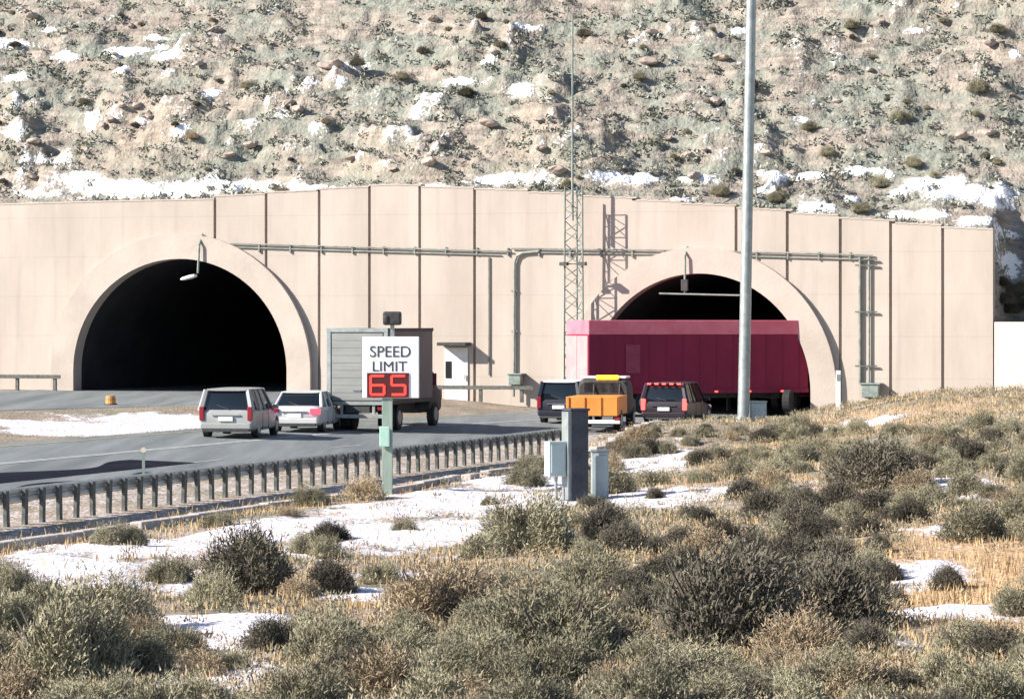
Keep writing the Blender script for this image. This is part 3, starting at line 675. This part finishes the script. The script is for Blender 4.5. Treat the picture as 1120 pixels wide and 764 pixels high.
silver = paint('silver_grey_car_paint', (.30, .30, .29)); pale = paint('pale_silver_car_paint', (.52, .52, .52)); dark = paint('dark_blue_black_car_paint', (.018, .02, .03)); maroon = paint('dark_car_paint', (.03, .022, .028))
def rp_at(px, Y, off=0): X = (px - 560) / F * Y; return Vector((X, Y, float(g0(X, Y)) + .012))
car('minivan', rp_at(247, 110.5), 8, 'silver grey minivan seen from behind, last of the queue left of the speed sign', 'minivan', silver, 4.7, 1.92, 1.68, 'wagon', None, .57)
car('sedan', rp_at(322, 116.5), 8, 'pale silver sedan with its right tail light lit, between the minivan and the box truck', 'car', pale, 4.7, 1.86, 1.46, 'sedan', M_red_on, .62, lit_right_only=True)
e = car('patrol_wagon', rp_at(611, 130.5), 14, 'dark wagon with a white roof, left of the orange truck before the right arch', 'car', dark, 4.6, 1.85, 1.72, 'wagon', None, .56, roofm=M_whitepaint)
e = car('dark_wagon', rp_at(726, 132.8), 17, 'dark wagon with glowing red tail lights close before the red trailer', 'car', maroon, 4.6, 2.0, 1.72, 'wagon', M_red_hot, .55)
lb = MB()
for k in range(5): lb.box((-.62 + k * .31, .02, 1.66), (.15, .08, .07))
lb.build('brake_light_strip', M_red_hot, e, bevel=.01)

# box truck
bt = empty('box_truck', rp_at(391, 119), 13.5, 'light grey box truck seen from behind, partly hidden by the speed limit sign', 'truck')
M_box = mat('shaded_aluminium_box', (.095, .092, .095), (.135, .13, .132), 1.2, .6, .1, stretch=(1, 1, .4)); M_boxd = mat('dull_grey_rollup_door', (.20, .205, .195), (.26, .265, .255), 1.4, .6, .1, stretch=(.3, 1, 1))  # box colour darkened to carry the shade of its right side
Wb, Hb0, Hb1, Lb = 2.28, .98, 3.72, 6.3
MB().box((0, Lb / 2, (Hb0 + Hb1) / 2), (Wb, Lb, Hb1 - Hb0)).build('cargo_box', M_box, bt, bevel=.03)
d_ = MB()
for k in range(9): d_.box((0, -.012, Hb0 + .14 + k * .27 + .135), (Wb - .36, .04, .262))
d_.build('rollup_door', M_boxd, bt, bevel=.008)
MB().box((0, -.03, Hb0 + .5), (.3, .05, .06)).build('door_handle', M_chrome, bt)
f_ = MB(); f_.box((0, -.02, Hb1 - .06), (Wb + .02, .07, .14)); f_.box((-Wb / 2 + .07, -.02, (Hb0 + Hb1) / 2), (.14, .06, Hb1 - Hb0)); f_.box((Wb / 2 - .07, -.02, (Hb0 + Hb1) / 2), (.14, .06, Hb1 - Hb0)); f_.box((0, -.02, Hb0 + .04), (Wb, .07, .12)); f_.build('door_frame', M_steel, bt)
sr = MB()
for sx in (-1, 1): sr.box((sx * (Wb / 2 + .01), Lb / 2, Hb1 - .05), (.04, Lb, .12)); sr.box((sx * (Wb / 2 + .01), Lb / 2, Hb0 + .06), (.04, Lb, .14))
sr.build('side_rail', M_under, bt)
MB().box((0, 4.0, .82), (.9, 8, .3)).build('chassis', M_under, bt)
ub = MB(); ub.box((0, -.05, .55), (2.1, .12, .14)); ub.box((-.6, .05, .78), (.1, .1, .4)); ub.box((.6, .05, .78), (.1, .1, .4)); ub.build('rear_bumper', M_steel, bt, bevel=.01)
for sx in (-1, 1):
    MB().box((sx * .9, 0, .82), (.28, .1, .12)).build('taillight', M_red_l, bt, bevel=.02)
    MB().box((sx * .82, .9, .5), (.62, .03, .65)).build('mud_flap', M_black, bt)
    for dx in (0, .3): wheel(bt, sx * (.98 - dx), 1.7, .46, .26)
    wheel(bt, sx * .95, 7.0, .46, .26)
cb = MB().loft([(6.33, 1.0, .55, 2.1), (6.5, 1.05, .5, 2.2), (7.1, 1.05, .5, 2.15), (7.5, 1.02, .5, 1.6), (8.3, .95, .5, 1.45), (8.5, .85, .6, 1.3)], 6, 20).build('cab', M_under, bt, smooth=True)
for sx in (-1, 1): MB().box((sx * 1.05, 6.85, 1.78), (.03, .6, .45)).build('cab_window', M_glass, cb)

# orange highway truck
ot = empty('highway_truck', rp_at(648, 124), 9, 'orange highway maintenance truck with amber beacon lit, beside the rear of the red trailer', 'truck')
orange = mat('highway_orange_paint', (.62, .20, .03), (.70, .26, .05), 1.2, .5)
MB().box((0, 1.5, 1.0), (1.9, 3.0, .7)).build('dump_bed', orange, ot, bevel=.03)
MB().box((0, -.03, .98), (2.0, .07, .72)).build('tailgate', orange, ot, bevel=.02)
for x in (-.92, -.31, .31, .92): MB().box((x, -.08, .98), (.06, .06, .7)).build('tailgate_rib', orange, ot)
MB().box((0, 0, .4), (2.1, .14, .14)).build('rear_bumper', M_whitepaint, ot, bevel=.02)
cb = MB().loft([(3.1, .92, .55, 1.85), (3.25, .98, .5, 2.0), (4.4, .98, .5, 1.95), (4.9, .97, .5, 1.3), (5.9, .93, .5, 1.2), (6.1, .85, .6, 1.05)], 6, 22).build('cab', M_under, ot, smooth=True)
MB().box((0, 3.13, 1.62), (1.5, .06, .42)).build('rear_window', M_glass, cb, bevel=.02)
MB().box((0, 3.9, 2.02), (1.75, 1.4, .08)).build('roof', M_whitepaint, cb, bevel=.03)
MB().box((.15, 3.2, 2.02), (.85, .2, .17)).build('beacon_bar', M_amber, ot, bevel=.03)
for x in (-.35, .65): MB().tube((x, 2.95, 1.3), (x, 3.2, 1.95), .03).build('beacon_stand', M_under, ot)
for sx in (-1, 1):
    MB().box((sx * .95, -.02, .5), (.22, .1, .14)).build('taillight', M_red_l, ot, bevel=.02)
    wheel(ot, sx * .82, 1.2, .42, .28); wheel(ot, sx * .85, 4.9, .42, .28)

# red semi trailer entering the right arch
TY = 139.1; rx_ = (644 - 560) / F * TY; HD = 70
hv = Vector((math.sin(R(HD)), math.cos(R(HD)))); lv = Vector((-hv.y, hv.x))
pm = Vector((rx_, TY)) + lv * 1.3
rz_ = float(g0(pm.x, pm.y)) + .02
red = empty('red_semi_truck', (pm.x, pm.y, rz_), HD, 'dark red semi truck and trailer with a pale top band swinging into the right arch', 'truck')
M_redp = mat('deep_red_trailer_paint', (.18, .003, .03), (.24, .005, .042), .9, .75, .0, stretch=(1, 1, .4)); M_band = mat('faded_pink_red_top_band', (.66, .12, .17), (.74, .19, .24), 1.2, .55); M_rearp = mat('sunlit_pink_red_rear_door', (.60, .20, .22), (.68, .28, .28), 1.2, .6)  # pink of the rear doors stands for sunlight on red paint
Lt = 10.2; ztop = 4.36 - rz_ ; zlo = .88
MB().box((0, Lt / 2, (zlo + ztop - .62) / 2), (2.6, Lt, ztop - .62 - zlo)).build('trailer_box', M_redp, red, bevel=.02)
MB().box((0, Lt / 2, ztop - .31), (2.62, Lt + .02, .61)).build('top_band', M_band, red, bevel=.03)
rd = MB()
for sx in (-1, 1): rd.box((sx * .63, -.025, (zlo + ztop - .62) / 2), (1.22, .045, ztop - .62 - zlo - .1))
rd.build('rear_door', M_rearp, red, bevel=.01)
rb = MB()
for k in range(13): rb.box((1.305, .45 + k * .78, (zlo + ztop - .62) / 2), (.02, .06, ztop - .72 - zlo))
rb.build('side_post', M_redp, red)
MB().box((1.325, Lt / 2, zlo + .07), (.04, Lt, .16)).build('lower_rail', M_redp, red)
MB().box((1.33, 2.0, 2.35), (.02, .65, 1.2)).build('side_placard', mat('faded_red_placard', (.24, .03, .06), (.3, .05, .09), 3, .8), red)
MB().box((0, Lt / 2, .76), (1.0, Lt - .4, .22)).build('chassis', M_under, red)
MB().box((0, -.03, .6), (2.3, .12, .14)).build('rear_bumper', M_steel, red)
ml = MB()
for k in range(6): ml.box((1.35, 1.2 + k * 1.55, zlo + .06), (.03, .14, .07))
ml.build('marker_light', M_red_hot, red)
for sx in (-1, 1):
    MB().box((sx * 1.0, -.05, .9), (.3, .1, .14)).build('taillight', M_red_on, red)
    for y in (1.3, 2.6):
        wheel(red, sx * 1.1, y, .5, .28)
    MB().box((sx * .9, 7.4, .6), (.14, .14, 1.1)).build('landing_leg', M_under, red)
# tractor follows the tunnel axis, already inside the arch
trac = MB(); A = R(HD - 19); kp = Vector((0, 9.1))
Mt = Matrix.Translation((kp.x, kp.y, 0)) @ Matrix.Rotation(A, 4, 'Z')
tb = MB().loft([(1.9, 1.15, .7, 3.3), (2.1, 1.2, .6, 3.45), (3.6, 1.2, .6, 3.4), (3.9, 1.15, .6, 2.1), (5.4, 1.0, .6, 1.85), (5.6, .9, .7, 1.6)], 6, 20); tb.v = [tuple(Mt @ Vector(v)) for v in tb.v]; cbo = tb.build('cab', M_redp, red, smooth=True)
tf = MB().box((0, 2.2, .75), (.9, 5.6, .3)); tf.v = [tuple(Mt @ Vector(v)) for v in tf.v]; tf.build('tractor_chassis', M_under, red)
for x, y in ((-1, 0), (1, 0), (-1, -1.2), (1, -1.2), (-1, 4.6), (1, 4.6)):
    tw_ = MB().tube((x - .15, y, .5), (x + .15, y, .5), .5, .5, 20); tw_.v = [tuple(Mt @ Vector(v)) for v in tw_.v]; tw_.build('tyre', M_black, red)

# orange drum, delineator
p = rp_at(121, 131); p.z = float(g0(p.x, p.y)) + .01
dm_ = empty('traffic_drum', p, 0, 'small orange traffic drum on the far road before the left arch', 'traffic drum'); dm_.scale = (.72, .72, .72)
MB().tube((0, 0, 0), (0, 0, .5), .30, .26, 16).build('body', orange, dm_); MB().tube((0, 0, 0), (0, 0, .06), .38, .36, 16).build('base', M_black, dm_); MB().tube((0, 0, .25), (0, 0, .36), .288, .28, 16).build('reflective_band', M_line_y, dm_)
p = rp_at(157, 80); 
dp = empty('delineator', (p.x, p.y, p.z), 0, 'short delineator stake with a pale reflector behind the near guardrail', 'delineator'); top = CZ + (HY - 490) / F * 80 - p.z
MB().box((0, 0, top / 2), (.07, .03, top)).build('stake', M_greens, dp); MB().tube((0, -.03, top - .04), (0, .0, top - .04), .065, .065, 14).build('reflector', mat('pale_yellow_reflector', (.50, .47, .36), None, rough=.4), dp)

# ---------------------------------------------------------------- sagebrush
def leafmat(name, a, b):
    m = mat(name, a, b, 2.2, .9, spec=.1, objvar=.28); 
    return m
M_sage = leafmat('grey_green_sage_leaf', (.19, .175, .115), (.37, .34, .24)); M_sage_d = leafmat('dark_olive_sage_leaf', (.062, .056, .045), (.185, .165, .125)); M_sage_t = leafmat('tan_winter_twig', (.26, .20, .13), (.44, .35, .24))
M_wood = mat('grey_brown_sage_stem', (.07, .055, .045), (.14, .115, .095), 6, .9)
def sage_mesh(seed, tw=620, leaf=7, size=.031, flat=.62, thin=.5):
    r = random.Random(seed); vs = []; fs = []; lob = [(r.uniform(0, 6.28), r.uniform(.12, .42)) for _ in range(4)]
    for _ in range(tw):
        az = r.uniform(0, 6.283); el = math.asin(r.random() ** .8) if r.random() > .12 else r.uniform(-.08, .25)
        rad = .5 * (.70 + sum(w_ * .38 * math.cos((az - a) * (k + 1)) for k, (a, w_) in enumerate(lob))) * r.uniform(.72, 1.12)
        if el > .9: rad *= r.uniform(.9, 1.12)
        tip = Vector((math.cos(az) * math.cos(el) * rad * 1.15, math.sin(az) * math.cos(el) * rad * 1.15, .04 + math.sin(el) * rad * flat * 2))
        base = Vector((tip.x * .25, tip.y * .25, 0)); mid = base.lerp(tip, .6) + Vector((0, 0, -.04))
        for j in range(leaf):
            f = r.uniform(.35, 1.0) ** .6; c = base.lerp(mid, f / .6) if f < .6 else mid.lerp(tip, (f - .6) / .4)
            dr_ = Vector((tip.x * .9 + r.gauss(0, .35), tip.y * .9 + r.gauss(0, .35), .55 + r.gauss(0, .25))).normalized()
            sd_ = dr_.cross(Vector((r.gauss(0, 1), r.gauss(0, 1), r.gauss(0, 1)))).normalized(); l = size * r.uniform(.8, 1.9); w_ = size * .30 * thin * r.uniform(.7, 1.4)
            b = len(vs); c = c + Vector((r.gauss(0, .02), r.gauss(0, .02), r.gauss(0, .02)))
            vs += [c - sd_ * w_, c + sd_ * w_, c + dr_ * l + sd_ * w_ * .5, c + dr_ * l - sd_ * w_ * .5]; fs.append((b, b + 1, b + 2, b + 3))
    return vs, fs
def stem_mesh(seed):
    r = random.Random(seed); m = MB()
    for _ in range(16):
        az = r.uniform(0, 6.28); q = Vector((math.cos(az) * r.uniform(.1, .34), math.sin(az) * r.uniform(.1, .34), r.uniform(.25, .5))); md = q * .5 + Vector((r.gauss(0, .04), r.gauss(0, .04), -.03))
        m.tube((0, 0, -.06), md, .022, .014, 5); m.tube(md, q, .014, .005, 5)
    return m
PROTO = []
for i, (m_, flat, tw) in enumerate([(M_sage, .62, 640), (M_sage, .55, 700), (M_sage, .75, 560), (M_sage_d, .62, 760), (M_sage_d, .7, 700), (M_sage_t, .6, 420), (M_sage_t, .5, 380), (M_sage, .48, 520)]):
    v, f = sage_mesh(100 + i, int(tw * 4.0)); a = MB().add(v, f).build('foliage', m_); b = stem_mesh(i).build('stem', M_wood)
    COL.objects.unlink(a); COL.objects.unlink(b); PROTO.append((a, b))
def bush(kind, loc, wd, ht, label, group, name='sagebrush', cat='shrub'):
    e = empty(name, loc, random.uniform(0, 360), label, cat, group)
    for s_ in PROTO[kind]:
        o = s_.copy(); COL.objects.link(o); o.parent = e; o.scale = (1, 1, 1)
    e.scale = (wd, wd * random.uniform(.85, 1.15), ht); return e
G_ = 'sagebrush on the roadside bank'
BIG = [  # px, base py, width px, height px, kind, label
    (275, 650, 135, 88, 3, 'dark rounded sagebrush standing alone in snow left of centre'),
    (70, 745, 170, 118, 0, 'big grey green sagebrush filling the lower left corner'),
    (120, 690, 100, 75, 0, 'grey green sagebrush left of the snow streaks by the lower left corner'),
    (790, 705, 200, 130, 4, 'largest dark sagebrush low on the right, blackest clump of the bank'),
    (905, 690, 150, 100, 3, 'dark sagebrush just left of the tan sandy ground at right'),
    (660, 590, 80, 50, 3, 'small dark sagebrush just right of and below the dark pillar foot'),
    (960, 530, 130, 60, 4, 'dark sagebrush on the upper right bank below the control box'),
    (575, 600, 130, 70, 0, 'wide grey green sagebrush below left of the dark pillar'),
    (1070, 590, 90, 48, 0, 'grey green sagebrush in snow at the right edge of the bank'),
    (600, 720, 160, 100, 0, 'pale grey green sagebrush low in the middle of the picture'),
    (480, 680, 140, 80, 5, 'tan twiggy sagebrush low right of the snow streaks'),
    (420, 768, 130, 80, 5, 'tan sagebrush at the lower edge right of the snow streaks')]
taken = []
for px, py, wp, hp, k, lab in BIG:
    p = gpt(px, py); s = F / p.y; bush(k, (p.x, p.y, p.z - .03), wp / s * 1.0, hp / s * 1.55, lab, G_); taken.append((px, py, wp * .35))
def region(px, py):
    if px < 330 and py > 660: return 'one of the grey green sagebrush crowding the lower left below the snow', 0
    if px < 520 and py < 660: return 'small sagebrush poking from the snow between kerb and lower left', 0
    if px > 930 and py > 590: return 'small sagebrush on the tan sandy ground at the right edge', 0
    if py < 520: return 'small sagebrush along the crest of the bank before the right arch', 0
    if px > 640: return 'one of the dense dark sagebrush of the lower right bank', 0
    return 'one of the pale sagebrush crowding the lower middle of the bank', 0
cnt = 0; tries = 0
while cnt < 285 and tries < 9000:
    tries += 1
    px = random.uniform(-60, 1180); u = random.random(); py = 470 + 320 * u
    # cover by area: dense lower middle and right, sparse in the snow at left and on the sand
    if py < 500 and px < 560: continue
    rail_y = 598 - px * .19
    if py < rail_y + 12: continue
    p = gpt(px, py)
    if dist(p.x, p.y) < 3.0 or p.y > 126: continue
    sn = snow_at(p.x, p.y)
    hgt = 45 * 78 / p.y
    sn = max(sn, *[float(snow_at(*gpt(px, py - hgt * q)[:2])) for q in (.4, .8, 1.2)]) if py < 775 else sn
    if sn > .52 and random.random() > .06: continue
    if px > 975 and 575 < py < 770 and random.random() > .14: continue
    if px < 520 and py < 650 and random.random() > .30: continue
    if any((px - a) ** 2 + ((py - b) * 1.6) ** 2 < c * c for a, b, c in taken): continue
    s = F / p.y; wd = random.uniform(.55, 1.25); pxw = wd * s
    taken.append((px, py, pxw * .34))
    darkp = .62 if 640 < px < 1000 and 540 < py < 735 else (.15 if px > 560 else .1)
    r_ = random.random(); k = random.choice([3, 4]) if r_ < darkp else (random.choice([5, 6]) if r_ > .84 else random.choice([0, 1, 2, 7]))
    lab, _ = region(px, py)
    bush(k, (p.x, p.y, p.z - .03), wd, wd * random.uniform(.7, 1.05), lab, G_); cnt += 1
print('bushes', cnt)

# dry grass cover on the bank, too many stalks to count
def grass():
    r = np.random.default_rng(5); n = 185000
    px = r.uniform(-420, 1560, n); Y = 34 + 92 * r.random(n) ** 1.3; X = (px - 560) / F * Y
    d = dist(X, Y); sn = SNOWG[np.clip(np.searchsorted(gy, Y), 0, len(gy) - 1), np.clip(np.searchsorted(gx, X), 0, len(gx) - 1)]
    cl = fbm(X * .8 + 60, Y * .6, 3)
    kk = (d > 1.2) & ((sn < .46) | (r.random(n) < .14)) & (cl > .40)
    X, Y = X[kk], Y[kk]; Z = ground(X, Y); n = len(X)
    V = np.zeros((n, 3, 3)); h = r.uniform(.05, .20, n); az = r.uniform(0, 6.28, n); wd = .008 + .010 * r.random(n)
    dx, dy = np.cos(az), np.sin(az); lean = r.uniform(.05, .5, n) * h; la = r.uniform(0, 6.28, n)
    V[:, 0] = np.stack([X - dx * wd, Y - dy * wd, Z - .02], -1); V[:, 1] = np.stack([X + dx * wd, Y + dy * wd, Z - .02], -1); V[:, 2] = np.stack([X + np.cos(la) * lean, Y + np.sin(la) * lean, Z + h], -1)
    me = bpy.data.meshes.new('dry_grass'); me.from_pydata(V.reshape(-1, 3).tolist(), [], np.arange(3 * n).reshape(-1, 3).tolist())
    me.materials.append(mat('dry_winter_grass', (.36, .25, .13), (.55, .395, .225), .6, .9, spec=.1))
    o = bpy.data.objects.new('dry_grass', me); COL.objects.link(o)
    tag(o, 'short dry tan winter grass between the sagebrush of the bank', 'grass', kind='stuff')
grass()

# low scrub filling the gaps of the bank, beyond counting
def low_scrub():
    r = np.random.default_rng(21); V = []; Fc = []; got = 0
    for _ in range(60000):
        px = r.uniform(-420, 1560); Y = 33 + 95 * r.random() ** 1.5; X = (px - 560) / F * Y; py = HY + (CZ - gz(X, Y)) * F / Y
        if float(dist(X, Y)) < 1.6: continue
        sn = float(snow_at(X, Y)); dens = 1.0 if (px > 520 + (700 - py) * .1 or py > 690) else .3
        if px > 985 and 585 < py < 735: dens = .15
        if sn > .42: dens *= .16
        if r.random() > dens: continue
        c = np.array([X, Y, gz(X, Y)]); sz = r.uniform(.10, .30); nb = 34
        az = r.uniform(0, 6.28, nb); rad = sz * np.sqrt(r.random(nb)); h = sz * r.uniform(.5, 1.25, nb); l = r.uniform(.04, .09, nb)
        for k in range(nb):
            p = c + np.array([math.cos(az[k]) * rad[k], math.sin(az[k]) * rad[k], h[k] * r.uniform(.2, .8)]); dv = np.array([math.cos(az[k]) * .5 + r.normal() * .3, math.sin(az[k]) * .5 + r.normal() * .3, .8]); dv /= np.linalg.norm(dv)
            a = r.normal(size=3); a -= dv * a.dot(dv); a /= np.linalg.norm(a); w_ = .010 + .006 * r.random(); b = len(V)
            V += [tuple(p - a * w_), tuple(p + a * w_), tuple(p + dv * l[k])]; Fc.append((b, b + 1, b + 2))
        got += 1
        if got >= 8000: break
    me = bpy.data.meshes.new('low_scrub'); me.from_pydata(V, [], Fc); me.materials.append(mat('low_sage_scrub', (.15, .135, .09), (.40, .34, .235), .8, .95, spec=.05))
    o = bpy.data.objects.new('low_scrub', me); COL.objects.link(o); tag(o, 'low olive and tan scrub carpeting the bank between the sagebrush', 'scrub', kind='stuff')
low_scrub()

# hillside scrub: low grey bushes beyond counting, plus the larger shrubs one by one
def scrub():
    r = np.random.default_rng(9); n = 9000; V = []; Fc = []
    ii = r.integers(0, len(hx), n * 3); jj = r.integers(0, len(hy), n * 3); got = 0
    for i, j in zip(ii, jj):
        if not ok[j, i] or hsn[j, i] > .45 or np.maximum(wm, ww)[j, i] < 1.2 or abs(hx[i]) > 45 or wm[j, i] > 50: continue
        c = np.array([hx[i], hy[j], HZ2[j, i]]); sz = r.uniform(.12, .46)
        for _ in range(24):
            dv = r.normal(size=3); dv[2] = abs(dv[2]) * .8; dv /= np.linalg.norm(dv); p = c + dv * sz * r.uniform(.35, 1); a = r.normal(size=3); a /= np.linalg.norm(a); b = np.cross(a, dv); l = sz * .28
            k = len(V); V += [tuple(p - a * l), tuple(p + a * l), tuple(p + b * l + dv * l)]; Fc.append((k, k + 1, k + 2))
        got += 1
        if got >= n: break
    me = bpy.data.meshes.new('hill_scrub'); me.from_pydata(V, [], Fc); me.materials.append(mat('grey_green_hill_scrub', (.135, .147, .122), (.35, .345, .29), .45, .95, spec=.05))
    o = bpy.data.objects.new('hill_scrub', me); COL.objects.link(o); tag(o, 'low grey green scrub dotted over the rocky hillside', 'scrub', kind='stuff')
scrub()
def hp_label(px, py):
    s_ = 'left' if px < 400 else ('middle' if px < 760 else 'right')
    return ('dark low shrub on the %s of the rocky hillside above the portal wall' % s_)
n_ = 0
HS = [(390, 75, 20), (510, 105, 22), (885, 140, 20), (1070, 105, 30), (985, 130, 24), (905, 170, 22), (270, 95, 18), (700, 90, 18), (440, 85, 20), (820, 95, 22), (930, 35, 22), (1090, 40, 22), (210, 150, 18), (1000, 180, 24), (640, 40, 20), (310, 215, 30), (850, 220, 26), (940, 230, 24), (960, 205, 26), (790, 212, 28), (620, 205, 22)]
rr = random.Random(4)
for k in range(60): HS.append((rr.uniform(-60, 1180), rr.uniform(4, 215), rr.uniform(8, 16)))
for px, py, wp in HS:
    p = hill_hit(px, py)
    if p is None: continue
    s = F / p.y; bush(rr.choice([3, 0, 4, 0, 1, 5, 2]), (p.x, p.y, p.z - .08), wp / s, wp / s * .8, hp_label(px, py), 'shrubs on the hillside', 'hill_shrub'); n_ += 1
for px, py, wp in ((1094, 318, 26), (1108, 326, 30), (1098, 338, 28), (1113, 342, 30), (1103, 348, 26), (1118, 322, 28), (1090, 345, 18)):
    p = hill_hit(px, py)
    if p is not None: bush(3 + n_ % 2, (p.x, p.y, p.z - .1), wp / F * p.y, wp / F * p.y * .8, 'dark shrub on the steep slope above the wing wall at the right edge', 'shrubs above the wing wall', 'hill_shrub'); n_ += 1

# boulders on the slope
M_bould = mat('pinkish_hill_rock', (.23, .18, .155), (.44, .36, .31), 1.4, .95, bump=.5, bscale=5)
def boulder_mesh(seed):
    bm = bmesh.new(); bmesh.ops.create_icosphere(bm, subdivisions=3, radius=.5); r = random.Random(seed); off = r.uniform(0, 50)
    for v in bm.verts:
        c = v.co.normalized(); n = float(fbm(np.array([c.x * 1.6 + off + c.z]), np.array([c.y * 1.6 + off - c.z * .7]), 3)[0]); v.co = c * (.32 + .36 * n); 
        for ax in ((.6, .3, .74), (-.8, .1, .5), (.2, -.9, .3), (0, 0, 1)):
            a = Vector(ax).normalized(); q = v.co.dot(a); 
            if q > .40: v.co -= a * (q - .40)
    me = bpy.data.meshes.new('boulder'); bm.to_mesh(me); bm.free(); me.materials.append(M_bould); return me
BM_ = [boulder_mesh(k) for k in range(6)]
for k in range(60):
    px, py = rr.uniform(-40, 1160), rr.choice([rr.uniform(0, 200), rr.uniform(110, 200)]); p = hill_hit(px, py)
    if p is None: continue
    s = rr.uniform(.25, .65); o = bpy.data.objects.new('boulder', rr.choice(BM_)); COL.objects.link(o); o.location = p + Vector((0, 0, s * .05)); o.scale = (s * rr.uniform(1, 1.8), s, s * rr.uniform(.5, .8)); o.rotation_euler = (rr.uniform(-.2, .2), rr.uniform(-.2, .2), rr.uniform(0, 6.28))
    sd2 = 'left' if px < 400 else ('middle' if px < 760 else 'right')
    tag(o, 'rough pinkish boulder on the %s of the hillside, %s the slope' % (sd2, 'high on' if py < 90 else 'low on'), 'boulder', 'boulders on the hillside')
